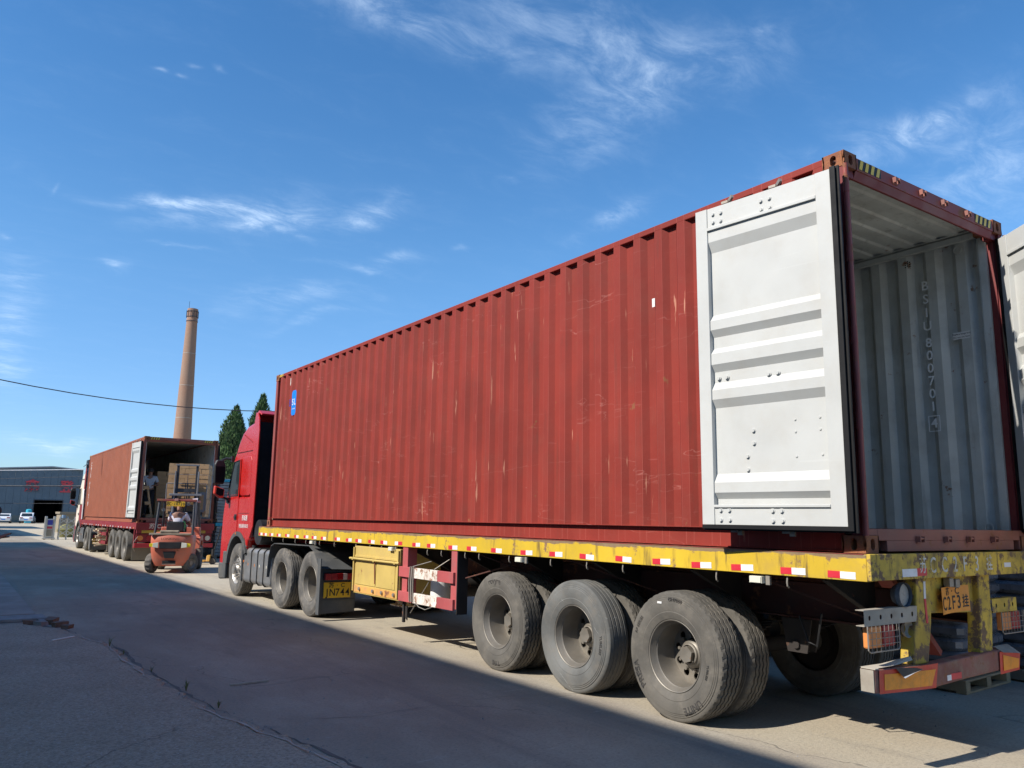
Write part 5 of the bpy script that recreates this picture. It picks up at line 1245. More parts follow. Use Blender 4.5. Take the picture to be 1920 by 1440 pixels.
for i in range(22):
    m = MB(); m.box(-.0435, -.0405, .25 + i * .56, .25 + i * .56 + .12, 1.135, 1.18); m.M = Matrix(); t2.part('reflective_tape', m, [TAPE_W if i % 3 else LENS_A], r2)
    if i % 2:
        m = MB(); m.box(-.03, .0, .5 + i * .56, .53 + i * .56, 1.05, 1.12); t2.part('rope_hook', m, [STEEL], r2)
for z0 in (.45, .78):
    m = MB(); m.box(-.055, -.02, 5.5, 7.0, z0, z0 + .12, 0); t2.part('guard_board', m, [TR2])
for y in (5.5, 6.9):
    m = MB(); m.box(-.02, .03, y, y + .1, .45, 1.12); t2.part('guard_post', m, [TR2])
m = MB(); m.box(.30, .42, 7.2, 7.32, .12, 1.1); m.box(.24, .48, 7.1, 7.42, .0, .03); t2.part('landing_leg', m, [STEEL])
r = random.Random(11); lm_ = []
for k in range(26):
    z = .42 + (k // 4) * .10 + r.uniform(-.02, .02); y = 6.05 + (k % 4) * .22 + r.uniform(-.05, .05); l = r.uniform(.4, .75); w = r.uniform(.05, .075)
    m = MB(); m.beam((-l / 2, 0, 0), (l / 2, 0, 0), w, w * .8)
    single('wood_billet', m, [LOGW], 'split pale wooden billet in the pile behind the side guard of the crimson trailer', 'wood', 'wooden billets stuffed behind the far trailer side guard', loc=(.42 + r.uniform(-.05, .05), 26.2 + y + .55, z), rot=(r.uniform(-.3, .3), r.uniform(-.25, .25), r.uniform(-.5, .5)))

# ================================================================== people
def skinmesh(name, joints, edges, mat, loc, parent=None, sub=1, root=0):
    """joints: list of (x, y, z, rx, ry)"""
    me = bpy.data.meshes.new(name); me.from_pydata([j[:3] for j in joints], edges, []); me.materials.append(mat)
    o = bpy.data.objects.new(name, me); COL.objects.link(o); o.location = loc
    if parent: o.parent = parent
    md = o.modifiers.new('skin', 'SKIN'); md.use_smooth_shade = True
    for i, j in enumerate(joints):
        o.data.skin_vertices[0].data[i].radius = (j[3], j[4] if len(j) > 4 else j[3]); o.data.skin_vertices[0].data[i].use_root = (i == root)
    o.modifiers.new('sub', 'SUBSURF').levels = sub; o.modifiers['sub'].render_levels = sub + 1
    return o
def person(label, F, P, skin, shirt, trousers, hair, hat=None, shoes=BLACK):
    """P: joint positions in the frame"""
    o = bpy.data.objects.new('person', None); COL.objects.link(o); o.matrix_world = F; lab(o, label, 'person'); o.empty_display_size = .3
    V = {k: Vector(v) for k, v in P.items()}
    def md(a, b, t=.5): return tuple(V[a].lerp(V[b], t))
    J = []; idx = {}; E = []
    def add(k, p, r1, r2=None, par=None):
        J.append((*p, r1, r2 or r1)); idx[k] = len(J) - 1
        if par is not None: E.append((idx[par], idx[k]))
    add('pelvis', V['pelvis'], .13, .10); add('waist', md('pelvis', 'neck', .35), .12, .095, 'pelvis'); add('chest', md('pelvis', 'neck', .75), .15, .105, 'waist'); add('neck', V['neck'], .055, .055, 'chest')
    add('jaw', md('neck', 'head', .6), .058, .068, 'neck'); add('head', V['head'], .076, .090, 'jaw'); hd = (V['head'] - V['neck']).normalized(); add('crown', tuple(V['head'] + hd * .075), .060, .070, 'head')
    for s in 'LR':
        add('sh' + s, V['sh' + s], .062, None, 'chest'); add('el' + s, V['el' + s], .042, None, 'sh' + s); add('wr' + s, V['wr' + s], .028, None, 'el' + s)
        d = (V['wr' + s] - V['el' + s]).normalized(); add('pa' + s, tuple(V['wr' + s] + d * .07), .036, .02, 'wr' + s)
        sd = d.cross(Vector((0, 0, 1))); sd = sd.normalized() if sd.length > .1 else Vector((1, 0, 0))
        for k in range(4): add('f%d' % k + s, tuple(V['wr' + s] + d * (.15 - .012 * abs(k - 1.3)) + sd * (k - 1.5) * .021 + Vector((0, 0, -.015))), .009, None, 'pa' + s)
        add('th' + s, tuple(V['wr' + s] + d * .06 + sd * .05), .010, None, 'wr' + s)
        add('hi' + s, V['hi' + s], .095, None, 'pelvis'); add('kn' + s, V['kn' + s], .062, None, 'hi' + s); add('an' + s, V['an' + s], .042, None, 'kn' + s)
        fw = V['toe' + s] - V['an' + s]; add('to' + s, V['toe' + s], .036, .03, 'an' + s)
    b = skinmesh('body', J, E, skin, (0, 0, 0), o, 1)
    # shirt
    J2 = [J[idx['pelvis']], J[idx['waist']], J[idx['chest']], J[idx['shL']], J[idx['shR']]]; J2 = [(a[0], a[1], a[2], a[3] + .016, a[4] + .016) for a in J2]
    J2[2] = (J2[2][0], J2[2][1], J2[2][2], .160, .118)
    for s in 'LR': J2.append((*md('sh' + s, 'el' + s, .75), .062, .062))
    J2.append((*md('chest_', 'chest_', 0), .08, .08) if 'chest_' in V else (*tuple(Vector(J[idx['chest']][:3]).lerp(V['neck'], .7)), .075, .07))
    skinmesh('shirt', J2, [(0, 1), (1, 2), (2, 3), (2, 4), (3, 5), (4, 6), (2, 7)], shirt, (0, 0, 0), o, 1)
    J3 = [(J[idx['pelvis']][0], J[idx['pelvis']][1], J[idx['pelvis']][2], .142, .112)]; E3 = []
    for s in 'LR':
        k = len(J3); J3 += [(*V['hi' + s], .108, .108), (*V['kn' + s], .078, .078), (*md('kn' + s, 'an' + s, .9), .062, .062)]; E3 += [(0, k), (k, k + 1), (k + 1, k + 2)]
    skinmesh('trousers', J3, E3, trousers, (0, 0, 0), o, 1)
    for s in 'LR':
        m = MB(); d = (V['toe' + s] - V['an' + s]); d.z = 0; d.normalize(); c = V['an' + s]; z = min(V['toe' + s].z, c.z) - .035
        m.M = Matrix.Translation((c.x, c.y, z)) @ Vector((0, 1, 0)).rotation_difference(d).to_matrix().to_4x4()
        m.prism([(-.09, 0), (.21, 0), (.22, .04), (.14, .075), (.02, .115), (-.08, .115)], 'x', -.045, .045)
        so = bpy.data.objects.new('shoe', m.mesh('shoe', [shoes])); COL.objects.link(so); so.parent = o; add_bevel(so, .02, 2)
    hq = hd.to_track_quat('Z', 'Y').to_matrix().to_4x4()
    m = MB(Matrix.Translation(V['head'] + hd * .03) @ hq); m.lathe([(-.02, .101), (.03, .104), (.08, .085), (.108, .045), (.115, .001)], 'z', n=20)
    ho = bpy.data.objects.new('hair', m.mesh('hair', [hair])); COL.objects.link(ho); ho.parent = o
    # face: nose, ears, eyes in the facing direction
    fd = Vector(P['face']).normalized(); sd = fd.cross(hd).normalized()
    m = MB(); c = V['head']
    m.add([c + fd * .088 + hd * .02, c + fd * .115 - hd * .015, c + fd * .09 - hd * .02 + sd * .014, c + fd * .09 - hd * .02 - sd * .014], [(0, 1, 2), (0, 1, 3), (1, 2, 3)])
    for s in (-1, 1): m.lathe([(-.012, .004), (0, .022), (.012, .004)], 'z', tuple(c + sd * s * .088 - hd * .0), 8)
    fo = bpy.data.objects.new('nose_and_ears', m.mesh('nose_and_ears', [skin])); COL.objects.link(fo); fo.parent = o
    m = MB()
    for s in (-1, 1): m.lathe([(-.006, .002), (0, .010), (.006, .002)], 'z', tuple(c + fd * .086 + sd * s * .032 + hd * .018), 8)
    m.lathe([(-.004, .003), (0, .022), (.004, .003)], 'z', tuple(c + fd * .084 - hd * .048), 10)
    fo = bpy.data.objects.new('eyes_and_mouth', m.mesh('eyes_and_mouth', [HAIR])); COL.objects.link(fo); fo.parent = o
    if hat:
        m = MB(Matrix.Translation(V['head'] + hd * .055) @ hq); m.lathe([(.0, .165), (.012, .16), (.018, .112), (.07, .106), (.10, .07), (.108, .001)], 'z', n=24); m.lathe([(-.004, .16), (-.004, .10)], 'z', n=24)
        ho = bpy.data.objects.new('hat', m.mesh('hat', [hat])); COL.objects.link(ho); ho.parent = o
    return o
STAND = dict(pelvis=(0, 0, .95), neck=(0, 0, 1.47), head=(0, .01, 1.61), shL=(-.18, 0, 1.40), shR=(.18, 0, 1.40), elL=(-.24, .02, 1.12), elR=(.24, .02, 1.12), wrL=(-.22, .14, .90), wrR=(.22, .14, .90),
             hiL=(-.09, 0, .90), hiR=(.09, 0, .90), knL=(-.10, .02, .50), knR=(.10, .02, .50), anL=(-.11, 0, .09), anR=(.11, 0, .09), toeL=(-.12, .13, .05), toeR=(.12, .13, .05), face=(0, 1, 0))
P1 = dict(STAND); P1.update(elL=(-.26, .05, 1.15), wrL=(-.14, .24, 1.13), elR=(.25, .06, 1.14), wrR=(.10, .26, 1.08), head=(.0, .02, 1.60), face=(.2, 1, -.2))
person('man in pale grey shirt and dark trousers standing inside the far container', T(.84, 27.35, 1.483, rad(170)), P1, SKIN_D, SHIRTG, TROUS, HAIR)
P2 = dict(STAND); P2.update(pelvis=(0, -.05, .93), neck=(0, .22, 1.42), head=(0, .34, 1.54), shL=(-.18, .18, 1.34), shR=(.18, .18, 1.34), elL=(-.22, .30, 1.08), wrL=(-.12, .52, 1.12), elR=(.20, .34, 1.08), wrR=(.05, .54, 1.16), face=(0, 1, -.35))
person('black-haired person in maroon leaning into the picture at the far left edge', T(-4.70, 13.2, .06, rad(-82)), P2, SKIN_D, MAROON, TROUS, HAIR)

# ================================================================== forklift
FK = T(.40, 21.35, 0, rad(-20))
fk = Thing('forklift', 'dusty orange forklift seen from behind, lifting a big load of cartons to the far container', 'forklift', FK, (0, .9, 0))
m = MB()
# counterweight: plan outline lofted with height
lev = [(.20, .44, .30), (.34, .50, .38), (.62, .545, .44), (.86, .565, .46), (1.0, .565, .45), (1.045, .54, .42)]
ring = []
for z, hw, dp in lev:
    pl = [(-hw, .55), (-hw, -.05)] + [(-hw + .22 * (1 - cos(rad(a))), -.05 - (dp - .10) * sin(rad(a))) for a in (30, 60, 90)] + [(0, -.05 - dp + .04)] + [(hw - .22 * (1 - cos(rad(a))), -.05 - (dp - .10) * sin(rad(a))) for a in (90, 60, 30)] + [(hw, -.05), (hw, .55)]
    ring.append([(x, y, z) for x, y in pl])
n = len(ring[0]); vs = [v for r_ in ring for v in r_]
m.add(vs, [(i * n + k, i * n + (k + 1) % n, (i + 1) * n + (k + 1) % n, (i + 1) * n + k) for i in range(len(lev) - 1) for k in range(n)], 0, True); m.add(ring[0], [tuple(range(n))]); m.add(ring[-1], [tuple(range(n))])
cw = fk.part('counterweight', m, [FORK_O], sharp=50)
def inset(name, x0, x1, z0, z1, mat, y=-.475, d=.03, par=None, bv=.01):
    q = MB(); q.box(x0, x1, y, y + d, z0, z1); return fk.part(name, q, [mat], par or cw, bevel=bv)
m = MB(); m.prism([(-.27, .68), (.27, .68), (.29, .86), (-.29, .86)], 'y', -.505, -.42); fk.part('radiator_opening', m, [DARKIN], cw, bevel=.01)
m = MB(); m.prism([(-.12, .42), (.12, .42), (.165, .60), (-.165, .60)], 'y', -.47, -.40); fk.part('tow_recess', m, [DARKIN], cw, bevel=.01)
m = MB(); m.box(-.17, .17, -.43, -.38, .27, .35); fk.part('lower_slot', m, [DARKIN], cw, bevel=.01)
m = MB(); m.box(-.18, .18, -.455, -.43, .255, .268); fk.part('tow_pin_lip', m, [STEEL], cw)
for s_ in (-1, 1):
    m = MB(); m.prism([(s_ * .30, .70), (s_ * .44, .72), (s_ * .44, .83), (s_ * .30, .85)], 'y', -.50, -.44, 0); fk.part('tail_lamp', m, [LENS_W], cw, bevel=.006)
    m = MB(); m.prism([(s_ * .442, .722), (s_ * .53, .735), (s_ * .53, .815), (s_ * .442, .828)], 'y', -.47, -.40, 0); fk.part('tail_lamp', m, [paint('yellow lens', (.85, .65, .02), .3, dirt=.2, bmp=0)], cw, bevel=.006)
m = MB(); m.text("LONKING", .085, (0, -.508, .945), (1, 0, 0), (0, 0, 1), .003, sx=1.25); fk.part('maker_lettering', m, [BLACK], cw, fix=False)
m = MB(); m.box(-.57, .52, -.42, -.20, 1.046, 1.10); fk.part('rear_board', m, [WOODOLD], cw, bevel=.01)
m = MB(); m.box(-.30, .20, -.40, -.22, 1.101, 1.18); fk.part('folded_sack', m, [WOODOLD], cw, bevel=.03, seg=3)
# hood and chassis
m = MB(); m.box(-.48, .48, .10, 1.0, .95, 1.12); m.box(-.50, .50, .5, 1.75, .30, .62); fk.part('chassis', m, [FORK_O], bevel=.03)
m = MB(); m.box(-.55, .55, 1.55, 1.85, .35, 1.25); fk.part('front_cowl', m, [FORK_O], bevel=.03)
m = MB(); m.prism([(1.2, .62), (1.25, .95), (1.45, 1.02), (1.95, 1.0), (2.10, .70), (2.05, .62), (1.9, .85), (1.45, .85)], 'x', .42, .62); fk.part('front_fender', m, [FORK_O], bevel=.02)
m = MB(); m.prism([(1.2, .62), (1.25, .95), (1.45, 1.02), (1.95, 1.0), (2.10, .70), (2.05, .62), (1.9, .85), (1.45, .85)], 'x', -.62, -.42); fk.part('front_fender', m, [FORK_O], bevel=.02)
# wheels
def fwheel(x, y, r_, w, steer=0):
    m = MB(); m.cyl('x', -.05, .05, .06, n=16); o = fk.part('wheel', m, [STEEL], loc=(x, y, r_), rot=(0, 0, steer))
    p = [(-w / 2 + .01, r_ * .55), (-w / 2, r_ * .7), (-w / 2, r_ * .9), (-w / 2 + .03, r_ * .985), (-w * .2, r_), (w * .2, r_), (w / 2 - .03, r_ * .985), (w / 2, r_ * .9), (w / 2, r_ * .7), (w / 2 - .01, r_ * .55)]
    rf = lambda j, k, a, q: (a, q - (.016 if (3 <= j <= 6 and k % 4 < 2) else 0))
    m = MB(); m.lathe(p, 'x', n=48, rfun=rf); fk.part('tyre', m, [TYRE], o, sharp=30)
    m = MB(); m.lathe([(-w / 2 + .01, r_ * .56), (-w * .3, r_ * .5), (-w * .15, r_ * .4), (-w * .15, .05)], 'x', n=24); m.lathe([(w / 2 - .01, r_ * .56), (w * .3, r_ * .5), (w * .15, r_ * .4), (w * .15, .05)], 'x', n=24); fk.part('rim', m, [RIM], o)
fwheel(-.50, .02, .27, .18, rad(-18)); fwheel(.50, .02, .27, .18, rad(-32)); fwheel(-.50, 1.72, .36, .24); fwheel(.52, 1.72, .36, .24)
# overhead guard
for s_ in (-1, 1):
    m = MB(); m.tube([(s_ * .50, .12, 1.05), (s_ * .47, .30, 1.98)], .035, 8); fk.part('guard_pillar', m, [FORK_D])
    m = MB(); m.tube([(s_ * .52, 1.70, 1.10), (s_ * .47, 1.35, 2.02)], .038, 8); fk.part('guard_pillar', m, [FORK_D])
    m = MB(); m.box(s_ * .50 - .03, s_ * .50 + .03, .28, 1.36, 1.98, 2.04); fk.part('guard_rail', m, [GUARD_RED if s_ > 0 else FORK_D], bevel=.01)
m = MB(); m.box(-.53, .53, .24, .30, 1.99, 2.055); rgb = fk.part('guard_crossbar', m, [RED_FRAME], bevel=.01)
for k in range(5):
    m = MB(); m.box(-.50, .50, .48 + k * .18, .52 + k * .18, 2.0, 2.03); fk.part('guard_slat', m, [FORK_D])
m = MB(); m.box(-.27, .22, .22, .235, 1.85, 1.985); pl = fk.part('number_plate', m, [MATS['plate yellow']], bevel=.004)
m = MB(); chars(fk, 'plate_character', [(c, .12, (-.235 + k * .06, .2185, 1.917), (1, 0, 0), (0, 0, 1), .75, .01) for k, c in enumerate("苏C·10720")], [INK], pl)
m = MB(); m.box(-.06, .04, .20, .24, 2.0, 2.07); fk.part('guard_lamp', m, [paint('pinkish lamp', (.5, .25, .2), .4, bmp=0)], bevel=.01)
for (x, z) in ((-.36, 1.75), (.30, 1.93)):
    m = MB(); m.cyl('y', .33, .40, .05, (x, 0, z), 12); fk.part('guard_spotlight', m, [STEEL])
m = MB(); m.add([(-.05, .40, 2.06), (.45, .36, 2.09), (.56, .30, 2.04), (.50, .70, 2.06), (0, .75, 2.05)], [(0, 1, 2, 3, 4)]); m.add([(.40, .30, 2.08), (.56, .26, 2.10), (.54, .28, 1.97), (.44, .30, 2.02)], [(0, 1, 2, 3)])
single('plastic_sheet', MB(FK).add(m.v, m.f), [SHIRT], 'white plastic sheet lying on the roof of the forklift', 'sheet', fix=False)
# seat, steering
m = MB(); m.box(-.22, .24, .16, .24, 1.14, 1.42); m.box(-.22, .24, .24, .62, 1.12, 1.22); st_ = fk.part('seat', m, [BLACK], bevel=.03, seg=3)
m = MB(); m.tube([(.27, .2, 1.16), (.28, .16, 1.38), (.22, .16, 1.44)], .012, 6); fk.part('seat_frame', m, [paint('green pipe', (.03, .25, .08), .5, bmp=0)], st_)
m = MB(); m.tube([(.0 + .17 * cos(t), 1.05 + .12 * sin(t), 1.45 + .10 * sin(t)) for t in [2 * pi * k / 16 for k in range(17)]], .014, 6); m.tube([(0, 1.05, 1.45), (0, 1.35, 1.1)], .025, 8); fk.part('steering_wheel', m, [BLACK])
# mast
my = 2.12
for s_ in (-1, 1):
    m = MB(); m.box(s_ * .36 - .035, s_ * .36 + .035, my - .07, my + .07, .25, 2.25); fk.part('outer_mast', m, [FORK_D], bevel=.005)
    m = MB(); m.box(s_ * .28 - .032, s_ * .28 + .032, my - .04, my + .10, 1.35, 3.12); fk.part('inner_mast', m, [FORK_D], bevel=.005)
    m = MB(); m.cyl('z', .5, 2.95, .024, (s_ * .335, my - .07, 0), 10); m.cyl('z', .4, 1.9, .038, (s_ * .335, my - .07, 0), 10); fk.part('lift_cylinder', m, [MASTG])
m = MB(); m.box(-.34, .34, my - .06, my - .01, 3.12, 3.17); fk.part('mast_crossbar', m, [MASTG], bevel=.006)
m = MB(); m.box(-.47, .47, my - .12, my - .05, 2.19, 2.26); fk.part('mast_crossbar', m, [MASTG], bevel=.01)
m = MB(); m.box(-.32, .32, my - .02, my + .03, 2.30, 2.42); m.box(-.32, .32, my - .02, my + .03, 1.55, 1.65); fk.part('mast_crossbar', m, [FORK_D])
for x in (-.03, .03):
    m = MB(); m.box(x - .012, x + .012, my + .02, my + .04, 1.4, 2.6); fk.part('lift_chain', m, [FORK_D])
cy_ = my + .16
m = MB(); m.box(-.50, .50, cy_, cy_ + .05, 1.62, 1.72); m.box(-.50, .50, cy_, cy_ + .05, 2.0, 2.1)
car_ = fk.part('fork_carriage', m, [FORK_D])
m = MB(); m.tube([(-.58, cy_ - .01, 1.75), (-.60, cy_ - .01, 2.55), (-.56, cy_ - .01, 2.58), (.56, cy_ - .01, 2.58), (.58, cy_ - .01, 2.5), (.58, cy_ - .01, 1.75)], .016, 6); m.tube([(-.58, cy_ - .01, 2.86), (.58, cy_ - .01, 2.86)], .01, 6)
for x in (-.3, 0, .3): m.tube([(x, cy_ - .01, 1.75), (x, cy_ - .01, 2.86)], .009, 6)
m.tube([(-.59, cy_ - .01, 1.9), (.59, cy_ - .01, 1.9)], .014, 6); fk.part('load_backrest', m, [MASTG], car_)
m = MB(); m.box(.30, .56, cy_ - .03, cy_ - .012, 1.70, 2.32); m.box(.345, .515, cy_ - .032, cy_ - .0301, 1.78, 2.24, 1); fk.part('carriage_plate', m, [MASTG, CARTON_D], car_)
for x in (-.30, .30):
    m = MB(); m.box(x - .06, x + .06, cy_ + .05, cy_ + .09, 1.50, 2.05); m.box(x - .06, x + .06, cy_ + .05, cy_ + 1.15, 1.50, 1.54); fk.part('fork', m, [FORK_D])
# driver
PD = dict(pelvis=(0, .38, 1.27), neck=(0, .42, 1.72), head=(-.01, .50, 1.84), shL=(-.19, .42, 1.62), shR=(.19, .42, 1.62), elL=(-.27, .60, 1.38), elR=(.32, .56, 1.36), wrL=(-.14, .92, 1.46), wrR=(.34, .88, 1.36),
          hiL=(-.09, .42, 1.27), hiR=(.09, .42, 1.27), knL=(-.13, .86, 1.27), knR=(.13, .86, 1.27), anL=(-.13, 1.0, .86), anR=(.13, 1.0, .86), toeL=(-.13, 1.14, .80), toeR=(.13, 1.14, .80), face=(-.1, 1, -.35))
person('forklift driver in a white shirt and brown brimmed hat seen from behind', FK @ Matrix.Translation((.05, 0, 0)), PD, SKIN_D, SHIRT, TROUS, HAIR, STRAWH)

# ================================================================== cartons
def carton_mesh(lx, ly, lz):
    mb = MB(); mb.box(0, lx, 0, ly, 0, lz, 0); t = .0015
    mb.box(-t, lx + t, ly * .40, ly * .60, lz - .0005, lz + t, 1); mb.box(-t, .0005, ly * .40, ly * .60, lz * .7, lz, 1); mb.box(lx - .0005, lx + t, ly * .4, ly * .6, lz * .7, lz, 1)
    mb.box(lx * .45, lx * .55, -t, .0004, lz * .75, lz, 1)
    return mb.mesh('carton', [CARTON, TAPEB])
ordn = ['top', 'second', 'third', 'fourth', 'fifth', 'sixth', 'seventh', 'eighth', 'ninth', 'tenth', 'eleventh', 'twelfth', 'thirteenth']
r = random.Random(5)
CMA = carton_mesh(.286, .278, .152); CMB = carton_mesh(.236, .286, .152)
NR, z0 = 10, 1.66
y0 = cy_ + .10
Wl = 1.18
colnames = ['far left', 'second from left', 'middle', 'second from right', 'far right']
for row in range(NR):
    z = z0 + (NR - 1 - row) * .1555
    for j in range(4):                       # depth layers
        cols = 4 if row % 2 == 0 else 5; me = CMA if cols == 4 else CMB; step = Wl / cols
        for i in range(cols):
            if 0 < i < cols - 1 and j in (1, 2) and row > 0: continue          # inside the block, never seen
            if row == 0 and j == 0 and i == 2 and False: continue
            x = -Wl / 2 + i * step; y = y0 + j * .288
            o = bpy.data.objects.new('carton', me); COL.objects.link(o)
            o.matrix_world = FK @ Matrix.Translation((x + r.uniform(-.006, .006) + .01 * sin(row), y + r.uniform(-.008, .008), z)) @ Matrix.Rotation(r.uniform(-.02, .02), 4, 'Z') @ Matrix.Rotation(r.uniform(-.004, .02) if row else r.uniform(-.02, .05), 4, 'Y')
            cn = (['far left', 'second from left', 'second from right', 'far right'] if cols == 4 else colnames)[i]
            dn = ['on the near face', 'one layer back', 'two layers back', 'rearmost layer'][j]
            lab(o, f'carton in the forklift load, {ordn[row]} row, {cn}, {dn}', 'carton', 'cartons in the load on the forklift')
m = MB()
for k in range(5): m.box(-.58, .58, y0 + .02 + k * .26, y0 + .12 + k * .26, 1.635, 1.655)
for x in (-.55, 0, .5): m.box(x, x + .08, y0, y0 + 1.15, 1.56, 1.635)
for k in range(3): m.box(-.58, .58, y0 + .0 + k * .5, y0 + .10 + k * .5, 1.545, 1.56)
single('pallet', MB(FK).add(m.v, m.f), [WOOD], 'wooden pallet on the forks beneath the lifted load of cartons', 'pallet')
# stack inside the far container
CMC = carton_mesh(.30, .30, .150)
for row in range(10):
    for i in range(4):
        o = bpy.data.objects.new('carton', CMC); COL.objects.link(o)
        o.location = (1.14 + i * .308 + r.uniform(-.006, .006), 27.7 + r.uniform(-.02, .02) + (.0 if i else .0), 1.60 + (9 - row) * .1535); o.rotation_euler = (0, 0, r.uniform(-.02, .02))
        lab(o, f'carton in the far container stack, {ordn[row]} row down, {["first", "second", "third", "fourth"][i]} from the left', 'carton', 'cartons stacked inside the far container')
m = MB()
for k in range(4): m.box(1.12, 2.4, 27.70 + k * .08, 27.76 + k * .08, 1.58, 1.598)
for x in (1.12, 1.72, 2.3): m.box(x, x + .08, 27.68, 28.0, 1.483, 1.58)
single('pallet', m, [WOOD], 'wooden pallet on the floor of the far container under the carton stack', 'pallet')
m = MB(); m.beam((.66, 26.75, 2.52), (.88, 26.8, 1.49), .05, .06); m.beam((.50, 26.72, 2.50), (.70, 26.74, 2.53), .10, .11); m.beam((.60, 26.75, 1.98), (.79, 26.77, 2.0), .10, .11); m.beam((.68, 26.78, 1.55), (.90, 26.8, 1.56), .10, .11)
single('timber_frame', m, [WOOD], 'broken pallet side standing upright at the left of the far container opening', 'timber', bevel=.006)

# ================================================================== pallet truck and wrapped stacks beyond
m = MB(); F_ = T(2.52, 25.15, 0, rad(65))
pj = Thing('pallet_truck', 'yellow hand pallet truck with a black looped handle standing by the silver stacks', 'pallet truck', F_)
for x in (-.20, .20):
    m = MB(); m.box(x - .075, x + .075, .15, 1.2, .08, .13); pj.part('fork', m, [PJACK], bevel=.01)
m = MB(); m.prism([(-.26, .10), (.26, .10), (.14, .30), (-.14, .30)], 'y', .0, .12); b = pj.part('frame', m, [PJACK], bevel=.02)
m = MB(); m.cyl('z', .12, .50, .05, (0, -.05, 0), 12); pj.part('pump', m, [BLACK])
for x in (-.09, .09):
    m = MB(); m.cyl('x', x - .03, x + .03, .10, (0, -.06, .10), 20); pj.part('steer_wheel', m, [TYRE])
m = MB(); m.tube([(0, -.08, .45), (0, -.22, 1.02)], .022, 8); m.tube([(0, -.22, 1.0), (-.09, -.235, 1.12), (-.08, -.27, 1.26), (.08, -.27, 1.26), (.09, -.235, 1.12), (0, -.22, 1.0)], .02, 8); pj.part('handle', m, [BLACK])

def sheet_stack(x, y, w, d, n, h, label, seed):
    th = Thing('sheet_stack', label, 'stack', T(x, y, 0), group='silver stacks beyond the trucks')
    rr = random.Random(seed); z = .12
    m = MB()
    for k in range(3): m.box(-w / 2 + k * (w / 2 - .06), -w / 2 + k * (w / 2 - .06) + .12, -d / 2, d / 2, 0, .1)
    m.box(-w / 2, w / 2, -d / 2, d / 2, .1, .119); th.part('pallet', m, [WOODOLD])
    for k in range(n):
        hh = h * rr.uniform(.8, 1.15); o = rr.uniform(-.025, .025)
        m = MB(); m.box(-w / 2 + o, w / 2 + o, -d / 2, d / 2, z, z + hh * .88)
        th.part('sheet_bundle', m, [TEAL if (k == 9 or k == n - 1) and seed == 1 and rr.random() < 2 else SHEET], bevel=.012); z += hh
# stack beside and behind the second container
for i, (x, y, n) in enumerate(((4.30, 29.5, 24), (5.75, 29.6, 25), (4.6, 31.6, 24))):
    sheet_stack(x, y, 1.42, 1.5, n, .125, ['tall silver sheet stack on a pallet between the two trucks, left one', 'tall silver sheet stack half hidden behind the red cab mirror', 'tall silver sheet stack in the row farther back'][i], i + 1)

# pallets with wrapped bags on the right behind the near trailer
def bag_pallet(x, y, rz, rows, label, seed, wood=WOODOLD):
    th = Thing('bag_pallet', label, 'pallet of bags', T(x, y, 0, rz), group='pallets of wrapped bags beyond the yellow trailer')
    m = MB()
    for k in range(3): m.box(-.55 + k * .5, -.45 + k * .5, -.5, .5, .02, .11)
    for k in range(3): m.box(-.55, .55, -.5 + k * .45, -.40 + k * .45, 0, .02)
    for k in range(6): m.box(-.55, .55, -.5 + k * .18, -.40 + k * .18, .11, .13)
    th.part('pallet_base', m, [wood], bevel=.004)
    rr = random.Random(seed)
    for r_ in range(rows):
        for i in range(2):
            for j in range(2):
                cx, cy = -.27 + i * .54 + rr.uniform(-.03, .03), -.25 + j * .5 + rr.uniform(-.02, .02); z = .132 + r_ * .13
                m = MB(); hx, hy = .265, .245
                lv = [(0, .86), (.035, 1.0), (.095, 1.0), (.128, .84)]; rg = []
                for dz, s_ in lv: rg.append([(cx + hx * s_ * a, cy + hy * s_ * b, z + dz) for a, b in ((-1, -.8), (-.8, -1), (.8, -1), (1, -.8), (1, .8), (.8, 1), (-.8, 1), (-1, .8))])
                m.add([v for q in rg for v in q], [(8 * a + k, 8 * a + (k + 1) % 8, 8 * a + 8 + (k + 1) % 8, 8 * a + 8 + k) for a in range(3) for k in range(8)], 0, True); m.add(rg[0], [tuple(range(8))]); m.add(rg[3], [tuple(range(8))])
                th.part('bag', m, [BAG])
bag_pallet(3.75, 1.55, rad(4), 9, 'pallet of dark wrapped bags nearest behind the bumper of the yellow trailer', 1, WOOD)
bag_pallet(5.0, 1.3, rad(-3), 11, 'taller pallet of dark wrapped bags at the right edge of the picture', 2)
bag_pallet(4.0, 3.1, rad(2), 8, 'pallet of dark wrapped bags seen between the yellow rear posts', 3)
bag_pallet(5.3, 3.2, rad(5), 11, 'pallet of dark wrapped bags in the back row at the right', 4)

